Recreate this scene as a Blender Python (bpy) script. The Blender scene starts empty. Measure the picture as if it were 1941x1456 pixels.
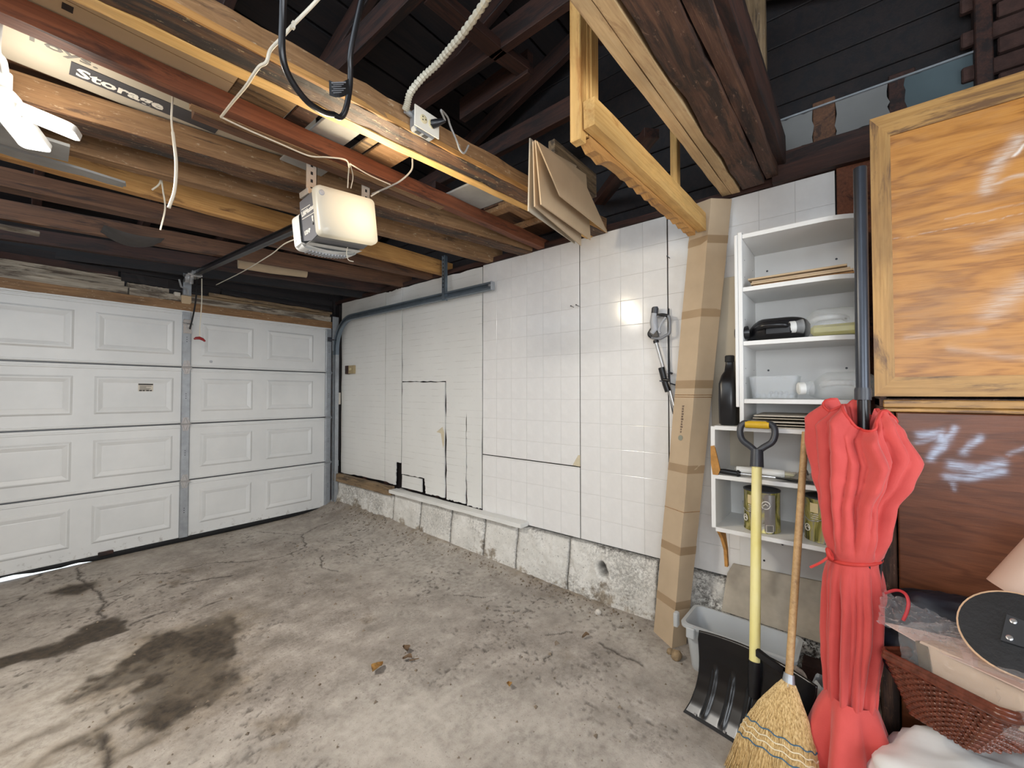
import bpy, math, random
import numpy as np
from mathutils import Matrix, Vector
random.seed(7); np.random.seed(7)
S = bpy.context.scene
COL = S.collection

# ------------------------------------------------------------------ camera, world, light, exposure
FPX, CX, CY = 783.0, 970.5, 728.0
YAW, PITCH, EYE = math.radians(50.5), math.radians(1.24), 1.355
cam_d = bpy.data.cameras.new('camera'); cam = bpy.data.objects.new('camera', cam_d); COL.objects.link(cam)
cam_d.sensor_width = 36.0; cam_d.lens = 36.0 * FPX / 1941.0; cam_d.clip_start = 0.05
cam.location = (0, 0, EYE); cam.rotation_euler = (math.pi / 2 + PITCH, 0, -YAW)
S.camera = cam
w = bpy.data.worlds.new('world'); S.world = w; w.use_nodes = True
w.node_tree.nodes['Background'].inputs[0].default_value = (0.80, 0.90, 1.0, 1)
w.node_tree.nodes['Background'].inputs[1].default_value = 3.0
S.view_settings.view_transform = 'Standard'; S.view_settings.look = 'None'
S.view_settings.gamma = 1.0; S.view_settings.use_curve_mapping = False
S.view_settings.exposure = 0.35
LAMP_W, BULB_W, REAR_FILL_W, SIDE_FILL_W = 38.0, 9.0, 60.0, 22.0

def area_light(name, loc, aim, sx, sy, watts, col):
    l = bpy.data.lights.new(name, 'AREA'); l.shape = 'RECTANGLE'; l.size = sx; l.size_y = sy
    l.energy = watts; l.color = col
    o = bpy.data.objects.new(name, l); COL.objects.link(o); o.location = loc
    o.rotation_euler = (Vector(aim) - Vector(loc)).to_track_quat('-Z', 'Y').to_euler()
    return o
# fill light added at an unseen opening in the rear wall, behind the viewer
area_light('rear_fill_light', (-0.2, -2.45, 1.25), (0.6, 2.0, 0.9), 2.2, 2.0, REAR_FILL_W, (0.90, 0.95, 1.0))
# second added fill light, at an added unseen window in the opposite side wall
area_light('side_fill_light', (-.84, -.35, 1.55), (2.2, .1, 1.2), 1.3, .95, SIDE_FILL_W, (0.93, 0.96, 1.0))

# ------------------------------------------------------------------ helpers: pixels to points on known planes
_f = Vector((math.sin(YAW) * math.cos(PITCH), math.cos(YAW) * math.cos(PITCH), math.sin(PITCH)))
_r = Vector((math.cos(YAW), -math.sin(YAW), 0)); _u = _r.cross(_f); _C = Vector((0, 0, EYE))
def ray(px, py): return _f + _r * ((px - CX) / FPX) - _u * ((py - CY) / FPX)
def hit(px, py, ax, v):
    d = ray(px, py); return _C + d * ((v - _C[ax]) / d[ax])
def hx(px, py, v): return hit(px, py, 0, v)
def hy(px, py, v): return hit(px, py, 1, v)
def hz(px, py, v): return hit(px, py, 2, v)
def hd(px, py, dist):      # a point at a horizontal distance along the sight line
    d = ray(px, py); return _C + d * (dist / math.hypot(d.x, d.y))

def srgb(r, g, b):
    f = lambda c: (c / 255 / 12.92) if c / 255 <= .04045 else ((c / 255 + .055) / 1.055) ** 2.4
    return (f(r), f(g), f(b), 1.0)

# ------------------------------------------------------------------ numpy noise
_tab = np.random.RandomState(3).rand(256, 256)
def vnoise(x, y):
    xi = np.floor(x).astype(int); yi = np.floor(y).astype(int)
    u = x - xi; v = y - yi; u = u * u * (3 - 2 * u); v = v * v * (3 - 2 * v)
    t = lambda a, b: _tab[a & 255, b & 255]
    return (t(xi, yi) * (1 - u) + t(xi + 1, yi) * u) * (1 - v) + (t(xi, yi + 1) * (1 - u) + t(xi + 1, yi + 1) * u) * v
def fbm(x, y, o=4):
    s = 0; a = .5; n = 0
    for k in range(o):
        s = s + a * vnoise(x * 2 ** k + 17.3 * k, y * 2 ** k + 5.1 * k); n += a; a *= .5
    return s / n

# ------------------------------------------------------------------ mesh builder
class MB:
    def __init__(s): s.v = []; s.f = []
    def add(s, vs, fs):
        n = len(s.v); s.v += [Vector(p) for p in vs]; s.f += [tuple(i + n for i in q) for q in fs]; return s
    def box(s, a, b, c=0.0, M=None):
        x0, y0, z0 = (min(a[i], b[i]) for i in range(3)); x1, y1, z1 = (max(a[i], b[i]) for i in range(3))
        if c <= 0:
            vs = [(x0,y0,z0),(x1,y0,z0),(x1,y1,z0),(x0,y1,z0),(x0,y0,z1),(x1,y0,z1),(x1,y1,z1),(x0,y1,z1)]
            fs = [(3,2,1,0),(4,5,6,7),(0,1,5,4),(1,2,6,5),(2,3,7,6),(3,0,4,7)]
        else:
            c = min(c, .45 * min(x1-x0, y1-y0, z1-z0)); vs = []
            ii = {}
            for sx in (0,1):
                for sy in (0,1):
                    for sz in (0,1):
                        X = (x0,x1)[sx]; Y = (y0,y1)[sy]; Z = (z0,z1)[sz]
                        dx = c*(1-2*sx); dy = c*(1-2*sy); dz = c*(1-2*sz)
                        ii[sx,sy,sz,0] = len(vs); vs.append((X, Y+dy, Z+dz))
                        ii[sx,sy,sz,1] = len(vs); vs.append((X+dx, Y, Z+dz))
                        ii[sx,sy,sz,2] = len(vs); vs.append((X+dx, Y+dy, Z))
            fs = []
            for q in (0,1):
                fs.append([ii[q,a,b,0] for a,b in ((0,0),(1,0),(1,1),(0,1))])
                fs.append([ii[a,q,b,1] for a,b in ((0,0),(1,0),(1,1),(0,1))])
                fs.append([ii[a,b,q,2] for a,b in ((0,0),(1,0),(1,1),(0,1))])
                for p in (0,1):
                    fs.append([ii[q,p,0,0], ii[q,p,1,0], ii[q,p,1,1], ii[q,p,0,1]])
                    fs.append([ii[q,0,p,0], ii[q,1,p,0], ii[q,1,p,2], ii[q,0,p,2]])
                    fs.append([ii[0,q,p,1], ii[1,q,p,1], ii[1,q,p,2], ii[0,q,p,2]])
            for k in ii:
                if k[3] == 0: fs.append([ii[k[0],k[1],k[2],m] for m in (0,1,2)])
        if M is not None: vs = [M @ Vector(p) for p in vs]
        return s.add(vs, fs)
    def tube(s, pts, r, seg=10, flat=1.0, caps=True, up=None):
        pts = [Vector(p) for p in pts]; n = len(pts)
        rr = r if isinstance(r, (list, tuple)) else [r] * n
        T = [(pts[min(i+1, n-1)] - pts[max(i-1, 0)]).normalized() for i in range(n)]
        N = Vector(up) if up else (Vector((0,0,1)) if abs(T[0].z) < .9 else Vector((1,0,0)))
        N = (N - T[0] * N.dot(T[0])).normalized(); vs = []; fs = []
        for i in range(n):
            N = (N - T[i] * N.dot(T[i])).normalized(); B = T[i].cross(N)
            for k in range(seg):
                a = 2 * math.pi * k / seg
                vs.append(pts[i] + N * (math.cos(a) * rr[i] * flat) + B * (math.sin(a) * rr[i]))
        for i in range(n - 1):
            for k in range(seg):
                fs.append((i*seg+k, i*seg+(k+1)%seg, (i+1)*seg+(k+1)%seg, (i+1)*seg+k))
        if caps: fs += [tuple(range(seg))[::-1], tuple(range((n-1)*seg, n*seg))]
        return s.add(vs, fs)
    def lathe(s, prof, seg=24, M=None, cap=True):     # prof: (radius, height) from the bottom up, about local Z
        vs = []; fs = []; n = len(prof)
        for r, z in prof:
            for k in range(seg):
                a = 2 * math.pi * k / seg; vs.append(Vector((r * math.cos(a), r * math.sin(a), z)))
        for i in range(n - 1):
            for k in range(seg): fs.append((i*seg+k, i*seg+(k+1)%seg, (i+1)*seg+(k+1)%seg, (i+1)*seg+k))
        if cap: fs += [tuple(range(seg))[::-1], tuple(range((n-1)*seg, n*seg))]
        if M is not None: vs = [M @ p for p in vs]
        return s.add(vs, fs)
    def prism(s, poly, off):                          # a closed outline of 3-D points pushed along off
        n = len(poly); a = [Vector(p) for p in poly]; b = [p + Vector(off) for p in a]
        return s.add(a + b, [tuple(range(n))[::-1], tuple(range(n, 2*n))] + [(i, (i+1)%n, n+(i+1)%n, n+i) for i in range(n)])
    def grid(s, P, close_u=False):                    # P[i][j] points
        nu = len(P); nv = len(P[0]); vs = [p for row in P for p in row]; fs = []
        for i in range(nu if close_u else nu - 1):
            for j in range(nv - 1):
                k = (i + 1) % nu; fs.append((i*nv+j, k*nv+j, k*nv+j+1, i*nv+j+1))
        return s.add(vs, fs)

WM = {}
def _put(o, M, parent):
    WM[o.name] = M
    if parent is not None:
        o.parent = parent; o.matrix_local = WM[parent.name].inverted() @ M
    else: o.matrix_local = M
def tag(o, label=None, cat=None, group=None, kind=None):
    for k, v in (('label', label), ('category', cat), ('group', group), ('kind', kind)):
        if v: o[k] = v
    return o
def thing(name, label, cat, loc=(0,0,0), group=None):
    o = bpy.data.objects.new(name, None); COL.objects.link(o); o.empty_display_size = .05
    _put(o, Matrix.Translation(loc), None); return tag(o, label, cat, group)
def struct(name, loc=(0,0,0)):
    o = bpy.data.objects.new(name, None); COL.objects.link(o); o.empty_display_size = .05
    _put(o, Matrix.Translation(loc), None); o['kind'] = 'structure'; return o
def mesh_of(name, vs, fs, mats, smooth=None):
    me = bpy.data.meshes.new(name); me.from_pydata([tuple(v) for v in vs], [], fs); me.update()
    for m in (mats if isinstance(mats, (list, tuple)) else [mats]): me.materials.append(m)
    if smooth is not None:
        me.polygons.foreach_set('use_smooth', [True] * len(me.polygons))
        if smooth < 179: me.set_sharp_from_angle(angle=math.radians(smooth))
    return me
def fix_normals(me):
    import bmesh
    bm = bmesh.new(); bm.from_mesh(me); bmesh.ops.recalc_face_normals(bm, faces=bm.faces[:]); bm.to_mesh(me); bm.free()
def part(name, mb, mat, parent=None, M=None, smooth=None, local=False, label=None):
    """one mesh object; mb holds world points unless local; a child shares its parent's origin unless M is given"""
    if M is None:
        if parent is not None: M = WM[parent.name]
        else:
            xs = [v.x for v in mb.v]; ys = [v.y for v in mb.v]; zs = [v.z for v in mb.v]
            M = Matrix.Translation(((min(xs)+max(xs))/2, (min(ys)+max(ys))/2, min(zs)))
    vs = mb.v if local else [M.inverted() @ v for v in mb.v]
    me = mesh_of(name, vs, mb.f, mat, None); fix_normals(me)
    if smooth is not None:
        me.polygons.foreach_set('use_smooth', [True] * len(me.polygons))
        if smooth < 179: me.set_sharp_from_angle(angle=math.radians(smooth))
    o = bpy.data.objects.new(name, me); COL.objects.link(o); _put(o, M, parent)
    if label: o['label'] = label
    return o
def frame(p0, p1, up=(0,0,1)):
    p0 = Vector(p0); x = (Vector(p1) - p0).normalized(); z = Vector(up); z = (z - x * z.dot(x)).normalized(); y = z.cross(x)
    M = Matrix((x, y, z)).transposed().to_4x4(); M.translation = p0; return M
def beam(name, p0, p1, w, h, mat, parent=None, up=(0,0,1), c=.003, rough=0.0, seg=1, label=None, drop=0.0):
    """a timber from p0 to p1 (line along its bottom middle), grain along local X"""
    M = frame(p0, p1, up); L = (Vector(p1) - Vector(p0)).length; mb = MB()
    if seg <= 1: mb.box((0, -w/2, drop), (L, w/2, h + drop), c)
    else:
        P = []
        for j, (yy, zz) in enumerate(((-w/2, 0), (w/2, 0), (w/2, h), (-w/2, h), (-w/2, 0))):
            P.append([Vector((L*i/seg, yy + (random.uniform(-rough, rough) if j < 4 else 0), zz + drop + random.uniform(-rough, rough))) for i in range(seg+1)])
        P[4] = [p.copy() for p in P[0]]; mb.grid(P)
        n = seg + 1; mb.f += [(0, n, 2*n, 3*n), (n-1, 2*n-1, 3*n-1, 4*n-1)]
    return part(name, mb, mat, parent, M, None, True, label)
def text_mesh(txt, size, mat, name, parent, M, sx=1.0, bold=0.0, depth=.0006, align='LEFT'):
    cu = bpy.data.curves.new('lettering', 'FONT'); cu.body = txt; cu.size = size; cu.extrude = depth; cu.offset = bold
    cu.align_x = align; cu.resolution_u = 2
    t = bpy.data.objects.new('tmp_text', cu); COL.objects.link(t)
    me = bpy.data.meshes.new_from_object(t.evaluated_get(bpy.context.evaluated_depsgraph_get()))
    bpy.data.objects.remove(t); bpy.data.curves.remove(cu)
    me.transform(Matrix.Diagonal((sx, 1, 1, 1))); me.materials.clear(); me.materials.append(mat)
    o = bpy.data.objects.new(name, me); COL.objects.link(o); _put(o, M, parent); return o
def axes(o, x, y):      # frame with X along x, Y along y
    x = Vector(x).normalized(); z = x.cross(Vector(y)).normalized(); y = z.cross(x)
    M = Matrix((x, y, z)).transposed().to_4x4(); M.translation = Vector(o); return M
def bez(pts, n=8):      # smooth polyline through points (Catmull-Rom)
    p = [Vector(q) for q in pts]; p = [p[0]*2-p[1]] + p + [p[-1]*2-p[-2]]; out = []
    for i in range(1, len(p)-2):
        for k in range(n):
            t = k / n; a, b, c, d = p[i-1], p[i], p[i+1], p[i+2]
            out.append(.5*((2*b)+(c-a)*t+(2*a-5*b+4*c-d)*t*t+(3*b-a-3*c+d)*t**3))
    return out + [p[-2]]

# ------------------------------------------------------------------ materials
class NT:
    def __init__(s, name):
        s.m = bpy.data.materials.new(name); s.m.use_nodes = True; s.t = s.m.node_tree
        s.b = s.t.nodes['Principled BSDF']; s.out = s.t.nodes['Material Output']
        s.tc = s.t.nodes.new('ShaderNodeTexCoord'); s.oi = None
    def n(s, typ, **kw):
        x = s.t.nodes.new('ShaderNode' + typ)
        for k, v in kw.items():
            if k.startswith('i_'):
                key = k[2:]; key = int(key) if key.isdigit() else key.replace('_', ' ')
                sock = x.inputs[key]
                if hasattr(v, 'is_linked') or hasattr(v, 'links'): s.t.links.new(v, sock)
                else: sock.default_value = v
            else: setattr(x, k, v)
        return x
    def link(s, a, b): s.t.links.new(a, b)
    def coord(s, scale=(1,1,1), rnd=True, kind='Object'):
        c = s.tc.outputs[kind]
        if rnd:
            s.oi = s.oi or s.n('ObjectInfo')
            mul = s.n('Math', operation='MULTIPLY', i_0=s.oi.outputs['Random'], i_1=37.0)
            v = s.n('VectorMath', operation='ADD'); s.link(c, v.inputs[0]); s.link(mul.outputs[0], v.inputs[1]); c = v.outputs[0]
        m = s.n('Mapping'); s.link(c, m.inputs[0]); m.inputs['Scale'].default_value = scale; return m.outputs[0]
    def noise(s, vec, scale, detail=4, rough=.6, dist=0.0):
        x = s.n('TexNoise'); s.link(vec, x.inputs['Vector']); x.inputs['Scale'].default_value = scale
        x.inputs['Detail'].default_value = detail; x.inputs['Roughness'].default_value = rough; x.inputs['Distortion'].default_value = dist
        return x.outputs[0]
    def ramp(s, fac, stops):
        x = s.n('ValToRGB'); s.link(fac, x.inputs[0]); e = x.color_ramp.elements
        while len(e) < len(stops): e.new(.5)
        for i, (p, c) in enumerate(stops): e[i].position = p; e[i].color = c if len(c) == 4 else (*c, 1)
        return x.outputs[0]
    def mix(s, fac, a, b, mode='MIX'):
        x = s.n('MixRGB', blend_type=mode)
        for i, v in ((0, fac), (1, a), (2, b)):
            if hasattr(v, 'links'): s.link(v, x.inputs[i])
            else: x.inputs[i].default_value = v
        return x.outputs[0]
    def col(s, c): s.link(c, s.b.inputs['Base Color'])
    def bump(s, h, strength=.3, dist=.01):
        x = s.n('Bump'); s.link(h, x.inputs['Height']); x.inputs['Strength'].default_value = strength; x.inputs['Distance'].default_value = dist
        s.link(x.outputs[0], s.b.inputs['Normal'])
    def set(s, **kw):
        for k, v in kw.items(): s.b.inputs[k.replace('_', ' ')].default_value = v
        return s.m
G = lambda v: (v, v, v, 1)
def plain(name, c, rough=.5, metal=0.0, var=.12, scale=8, bump=0.0, **kw):
    n = NT(name); v = n.coord((1,1,1)); f = n.noise(v, scale, 3)
    d = tuple(x * (1 - var) for x in c[:3]) + (1,); l = tuple(min(1, x * (1 + var)) for x in c[:3]) + (1,)
    n.col(n.ramp(f, [(.3, d), (.7, l)]))
    if bump: n.bump(n.noise(v, scale * 6, 3), bump, .004)
    return n.set(Roughness=rough, Metallic=metal, **kw)
def wood(name, dark, mid, light, stain=None, amount=.5, sc=1.0, rough=.7, bump=.25, marks=None):
    n = NT(name); v = n.coord((1.1*sc, 34*sc, 34*sc)); g = n.noise(v, 2.4, 6, .7, .5)
    c = n.ramp(g, [(.22, dark), (.5, mid), (.80, light)])
    v2 = n.coord((1, 3, 3)); lo = n.noise(v2, 2.6, 4, .6, .4)
    c = n.mix(n.ramp(lo, [(.35, G(.62)), (.65, G(1.0))]), (0,0,0,1), c, 'MIX') if False else n.mix(1.0, c, n.ramp(lo, [(.3, G(.66)), (.66, G(1.08))]), 'MULTIPLY')
    if stain: c = n.mix(n.ramp(n.noise(n.coord((.8, 6, 6)), 3.1, 6, .7, .5), [(.62 - .25 * amount, G(0)), (.70 - .2 * amount, G(.9))]), c, stain)
    if marks: c = n.mix(n.ramp(n.noise(n.coord((5, 14, 14)), 4.0, 5, .75), [(.60, G(0)), (.68, G(.8))]), c, marks)
    n.col(c); n.bump(g, bump, .004); return n.set(Roughness=rough)

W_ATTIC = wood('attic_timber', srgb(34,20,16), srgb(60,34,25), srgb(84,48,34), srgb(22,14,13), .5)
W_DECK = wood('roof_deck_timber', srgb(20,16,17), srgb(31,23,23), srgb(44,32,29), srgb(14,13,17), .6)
W_RED = wood('red_joist_timber', srgb(88,48,30), srgb(122,70,44), srgb(148,92,60), srgb(66,36,24), .35)
W_TAN = wood('tan_joist_timber', srgb(146,100,50), srgb(186,136,76), srgb(208,162,100), srgb(112,74,40), .15)
W_OLD = wood('old_joist_timber', srgb(104,74,48), srgb(144,108,72), srgb(174,138,98), srgb(76,56,42), .15, marks=srgb(190,170,140))
W_ROT = wood('rotten_timber', srgb(46,32,24), srgb(92,62,40), srgb(140,104,68), srgb(36,31,29), .55, bump=.6, marks=srgb(190,168,128))
W_BROWN = wood('brown_joist_timber', srgb(74,48,32), srgb(104,70,47), srgb(132,94,64), srgb(56,38,28), .3)
W_DARKB = wood('dark_beam_timber', srgb(48,30,22), srgb(84,56,42), srgb(120,86,62), srgb(34,24,20), .6, bump=.6, marks=srgb(132,104,84))
W_PINE = wood('pale_pine', srgb(190,140,74), srgb(218,172,102), srgb(232,192,126), srgb(172,120,62), .2, bump=.12)
W_GREYPINE = wood('grey_pine', srgb(168,134,94), srgb(196,164,120), srgb(210,182,140), srgb(150,116,80), .3, bump=.12)
W_FRAME = wood('cabinet_frame_wood', srgb(140,98,48), srgb(176,132,72), srgb(196,156,94), srgb(96,66,40), .45, rough=.45, bump=.15)
W_HAND = wood('broom_handle_wood', srgb(168,130,82), srgb(196,158,108), srgb(210,178,130), srgb(140,104,66), .2, rough=.5, bump=.05)
W_RAWB = wood('weathered_board', srgb(96,78,56), srgb(138,114,84), srgb(170,146,112), srgb(70,58,46), .5, bump=.5, marks=srgb(150,140,128))
GREYBOARD = plain('grey_board', srgb(150,150,148), .8, 0, .15, 6, .1)
CARD = plain('cardboard', srgb(192,168,136), .85, 0, .07, 5, .05)
CARD_D = plain('cardboard_brown', srgb(188,166,138), .85, 0, .08, 5, .05)
CARD_G = plain('cardboard_grey', srgb(184,174,156), .85, 0, .08, 4, .05)
CARD_E = plain('cardboard_cut_edge', srgb(150,112,72), .9, 0, .25, 60, .2)
TAPE = plain('packing_tape', srgb(165,140,110), .25, 0, .06, 9)
GALV = plain('galvanised_steel', srgb(160,164,168), .42, .45, .12, 18, .05)
STRAP = plain('strap_steel', srgb(186,176,164), .45, .35, .1, 14)
TRACK = plain('track_steel', srgb(118,130,140), .4, .6, .14, 10)
CHROME = plain('bright_metal', srgb(208,208,208), .25, .7, .05, 10)
BLACK = plain('black_plastic', srgb(24,24,27), .32, 0, .2, 9)
BLACKM = plain('matt_black', srgb(20,20,22), .7, 0, .2, 9)
DARKG = plain('dark_grey_plastic', srgb(56,58,64), .4, 0, .1, 9)
GREYP = plain('grey_plastic', srgb(128,130,134), .45, 0, .05, 9)
LGREY = plain('light_grey_plastic', srgb(170,172,176), .4, 0, .05, 9)
WHITEP = plain('white_plastic', srgb(226,226,222), .4, 0, .03, 9)
WHITEW = plain('white_cable', srgb(214,206,188), .5, 0, .06, 9)
GREYW = plain('grey_cable', srgb(150,148,144), .5, 0, .06, 9)
SHELFW = plain('white_melamine', srgb(226,225,222), .38, 0, .02, 3)
PAPERW = plain('pale_card', srgb(206,198,184), .8, 0, .08, 9)
INK = plain('printed_ink', srgb(44,42,42), .7, 0, .05, 9)
INKW = plain('white_ink', srgb(232,228,218), .7, 0, .03, 9)
YEL = plain('yellow_grip', srgb(214,172,34), .5, 0, .12, 30)
RED = plain('red_plastic', srgb(136,20,24), .4, 0, .1, 9)
REDC = plain('red_cord_fabric', srgb(190,60,66), .6, 0, .1, 30)
def glassy(name, c, rough=.08, alpha=.35, tint=None):
    n = NT(name); v = n.coord((1,1,1)); n.bump(n.noise(v, 20, 2), .05, .003)
    g = n.n('BsdfTransparent'); g.inputs[0].default_value = tint or (1,1,1,1)
    m = n.n('MixShader'); m.inputs[0].default_value = alpha
    n.link(g.outputs[0], m.inputs[1]); n.link(n.b.outputs[0], m.inputs[2]); n.link(m.outputs[0], n.out.inputs[0])
    return n.set(Base_Color=c, Roughness=rough)
CLEAR = glassy('clear_plastic', srgb(236,238,240), .12, .24, (.96,.97,.97,1))
MILKY = glassy('milky_plastic', srgb(214,218,220), .3, .62)
YELLIQ = glassy('pale_yellow_liquid', srgb(214,204,96), .1, .6, (.95,.91,.5,1))
def film_mat():
    n = NT('clear_wrap'); v = n.coord((1,1,1)); n.bump(n.noise(v, 26, 4, .7), .5, .008)
    n.set(Base_Color=srgb(236,238,240), Roughness=.12, Metallic=0.0, Specular_IOR_Level=1.0); g = n.n('BsdfTransparent'); lw = n.n('LayerWeight', i_Blend=.5); fr = n.n('Math', operation='POWER', i_0=lw.outputs[1], i_1=3.0); m = n.n('MixShader')
    a = n.n('Math', operation='MULTIPLY_ADD', i_0=fr.outputs[0], i_1=.55, i_2=.13); n.link(a.outputs[0], m.inputs[0]); n.link(g.outputs[0], m.inputs[1]); n.link(n.b.outputs[0], m.inputs[2]); n.link(m.outputs[0], n.out.inputs[0]); return n.m
FILM = film_mat()
# ================================================================== FLOOR (one relief grid with stains, cracks and pits)
W, D = 2.48, 4.74
def pts_floor(l): return np.array([tuple(hz(x, y, 0.0))[:2] for x, y in l])
def seg_dist(X, Y, P, closed=False):
    d = np.full(X.shape, 1e9); n = len(P)
    for i in range(n if closed else n - 1):
        a = P[i]; b = P[(i+1) % n]; ab = b - a; L = (ab**2).sum() + 1e-9
        t = np.clip(((X-a[0])*ab[0] + (Y-a[1])*ab[1]) / L, 0, 1)
        d = np.minimum(d, np.hypot(X-a[0]-t*ab[0], Y-a[1]-t*ab[1]))
    return d
def inside(X, Y, P):
    r = np.zeros(X.shape, bool); n = len(P)
    for i in range(n):
        a = P[i]; b = P[(i+1) % n]
        if abs(a[1]-b[1]) < 1e-9: continue
        c = ((a[1] > Y) != (b[1] > Y)) & (X < (b[0]-a[0])*(Y-a[1])/(b[1]-a[1]) + a[0]); r ^= c
    return r
def blob(X, Y, P, soft, warp=.05, fr=9.0):
    P = np.array(P); wx = X + (fbm(X*fr, Y*fr)-.5)*2*warp; wy = Y + (fbm(X*fr+31, Y*fr+7)-.5)*2*warp
    d = seg_dist(wx, wy, P, True); sd = np.where(inside(wx, wy, P), -d, d)
    return 1/(1+np.exp(np.clip(sd/soft, -30, 30)))

gx = np.concatenate([np.arange(-3.0, -.95, .25), np.arange(-.9, 2.62, .0085)])
gy = np.concatenate([np.arange(-2.7, -.15, .2), np.arange(-.1, 4.762, .0085)])
X, Y = np.meshgrid(gx, gy, indexing='ij')
def floor_h(X, Y):      # heap of dirt and broken cement along the foot of the side wall
    far = np.clip((Y - 1.3) / 2.4, 0, 1)
    return (.10*far*np.exp(-np.maximum(0, 2.44-X)/.16) + .018*np.exp(-np.maximum(0, 2.40-X)/.10))
Z = floor_h(X, Y) + .012*(fbm(X*1.3, Y*1.3, 3)-.5)
wear = np.zeros(X.shape + (4,))
oil = np.zeros(X.shape); brown = np.zeros(X.shape)
main = pts_floor([(455,1165),(458,1195),(440,1235),(455,1262),(462,1285),(430,1310),(395,1340),(330,1375),(268,1380),(262,1345),(240,1300),(160,1320),(130,1330),(200,1280),(250,1235),(300,1200),(350,1190),(400,1170)])
oil = np.maximum(oil, blob(X, Y, main, .012, .085, 12) * (.72 + .5*np.clip(fbm(X*9, Y*9)*3-1.0, 0, 1)))
brown = np.maximum(brown, blob(X, Y, main, .05, .12)*.9)
brown = np.maximum(brown, .7*blob(X, Y, pts_floor([(470,1150),(380,1190),(300,1220),(180,1290),(130,1340),(200,1340),(300,1300),(330,1280),(420,1230)]), .03, .1))
b2 = pts_floor([(200,1172),(240,1180),(245,1192),(190,1215),(140,1235),(90,1250),(20,1262),(-30,1270),(-30,1255),(50,1235),(120,1215),(160,1190)])
oil = np.maximum(oil, 1.0*blob(X, Y, b2, .007, .05, 14))
b3 = pts_floor([(97,1125),(130,1108),(180,1103),(183,1112),(150,1127),(115,1128)])
oil = np.maximum(oil, blob(X, Y, b3, .012, .03)); brown = np.maximum(brown, blob(X, Y, b3, .03, .03)*.8)
for P, k in (([(300,1300),(180,1350),(60,1410),(-10,1450)], .5), ([(300,1320),(200,1375),(110,1425),(60,1460)], .8), ([(290,1385),(240,1410),(200,1460)], .5),
             ([(330,1375),(270,1405),(230,1420)], .6), ([(160,1400),(170,1420),(190,1440)], .7), ([(195,1385),(205,1420),(195,1450)], .8), ([(250,1230),(180,1255),(130,1300),(40,1340)], .35)):
    d = seg_dist(X + (fbm(X*6, Y*6)-.5)*.16, Y + (fbm(X*6+9, Y*6)-.5)*.16, pts_floor(P))
    oil = np.maximum(oil, k*np.exp(-(d/.028)**2) * np.clip(fbm(X*16, Y*16)*2.4-.5, 0, 1)); brown = np.maximum(brown, k*.8*np.exp(-(d/.06)**2))
# tyre-dragged streaks beside the main stain, all following the drive direction
st = np.clip(fbm((X*.5+Y*.18)*3, (Y*1.0-X*.35)*22)*2.6-1.35, 0, 1) * blob(X, Y, pts_floor([(480,1140),(470,1300),(300,1420),(60,1456),(20,1390),(120,1300),(300,1180)]), .08, .1)
oil = np.maximum(oil, .5*st); brown = np.maximum(brown, .8*st)
crack = np.zeros(X.shape)
for P, wd in (([(147,1075),(152,1100),(182,1120),(200,1142),(188,1160),(196,1172)], .010), ([(200,1150),(225,1135),(245,1128)], .006), ([(485,1007),(527,1011),(573,1014),(580,1037),(531,1056),(470,1064),(401,1066),(320,1085),(250,1090)], .006),
              ([(573,1014),(600,1000),(632,992)], .005), ([(609,1052),(611,1075),(640,1082)], .006), ([(640,1035),(680,1042),(700,1038)], .004), ([(248,1186),(268,1175),(282,1170),(310,1160)], .012), ([(45,1105),(75,1090),(80,1085)], .012),
              ([(0,1150),(30,1140),(48,1128)], .010), ([(200,1392),(198,1410),(206,1440),(196,1460)], .012), ([(1136,1218),(1168,1239),(1204,1252),(1218,1262)], .008), ([(205,1125),(260,1095),(330,1080)], .004),
              ([(1030,1203),(1060,1200),(1085,1196)], .005), ([(1045,1235),(1030,1260)], .005), ([(860,1128),(920,1132)], .004), ([(345,1105),(390,1098),(440,1090)], .009), ([(385,1150),(420,1138)], .007)):
    d = seg_dist(X + (fbm(X*25, Y*25)-.5)*.045, Y + (fbm(X*25+3, Y*25)-.5)*.045, pts_floor(P))
    crack = np.maximum(crack, np.exp(-(d/wd)**2))
for P, k in (([(470,1372),(500,1358),(545,1352),(575,1360),(560,1380),(500,1390)], .5), ([(676,1175),(700,1165),(712,1172),(690,1182)], .5), ([(500,1425),(530,1405),(545,1410),(520,1432)], .6), ([(1055,1235),(1075,1230),(1090,1248),(1070,1252)], .3), ([(318,1100),(342,1100),(340,1112),(322,1112)], .5), ([(340,1080),(366,1076),(364,1084),(346,1086)], .5), ([(345,1138),(362,1136),(352,1142)], .6)):
    b = blob(X, Y, pts_floor(P), .008, .035, 22); crack = np.maximum(crack, k*b*np.clip(fbm(X*40, Y*40)*3-.9, 0, 1)); brown = np.maximum(brown, k*b)
peb = np.clip((fbm(X*46, Y*46, 3)-.64)*9, 0, 1) * np.clip((fbm(X*3+7, Y*3, 3)-.42)*4, 0, 1)
crack = np.maximum(crack, .75*peb)
foot = np.exp(-np.maximum(0, 2.42-X)/.07) * np.clip((Y-.9)/.5, 0, 1)
brown = np.maximum(brown, foot*np.clip(fbm(X*18, Y*18)*2-.35, 0, 1))
door = np.exp(-np.maximum(0, 4.74-Y)/.10); brown = np.maximum(brown, .6*door*np.clip(fbm(X*14, Y*14)*2-.3, 0, 1)); crack = np.maximum(crack, .8*np.exp(-np.maximum(0, 4.75-Y)/.018))
pale = np.clip((fbm(X*.9+4, Y*.9+2, 4)-.36)*3.4, 0, 1)*.75
pale = np.maximum(pale, .9*blob(X, Y, pts_floor([(1080,1130),(1200,1180),(1290,1260),(1330,1330),(1270,1300),(1200,1235),(1120,1190),(1050,1150)]), .05, .05))
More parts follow.
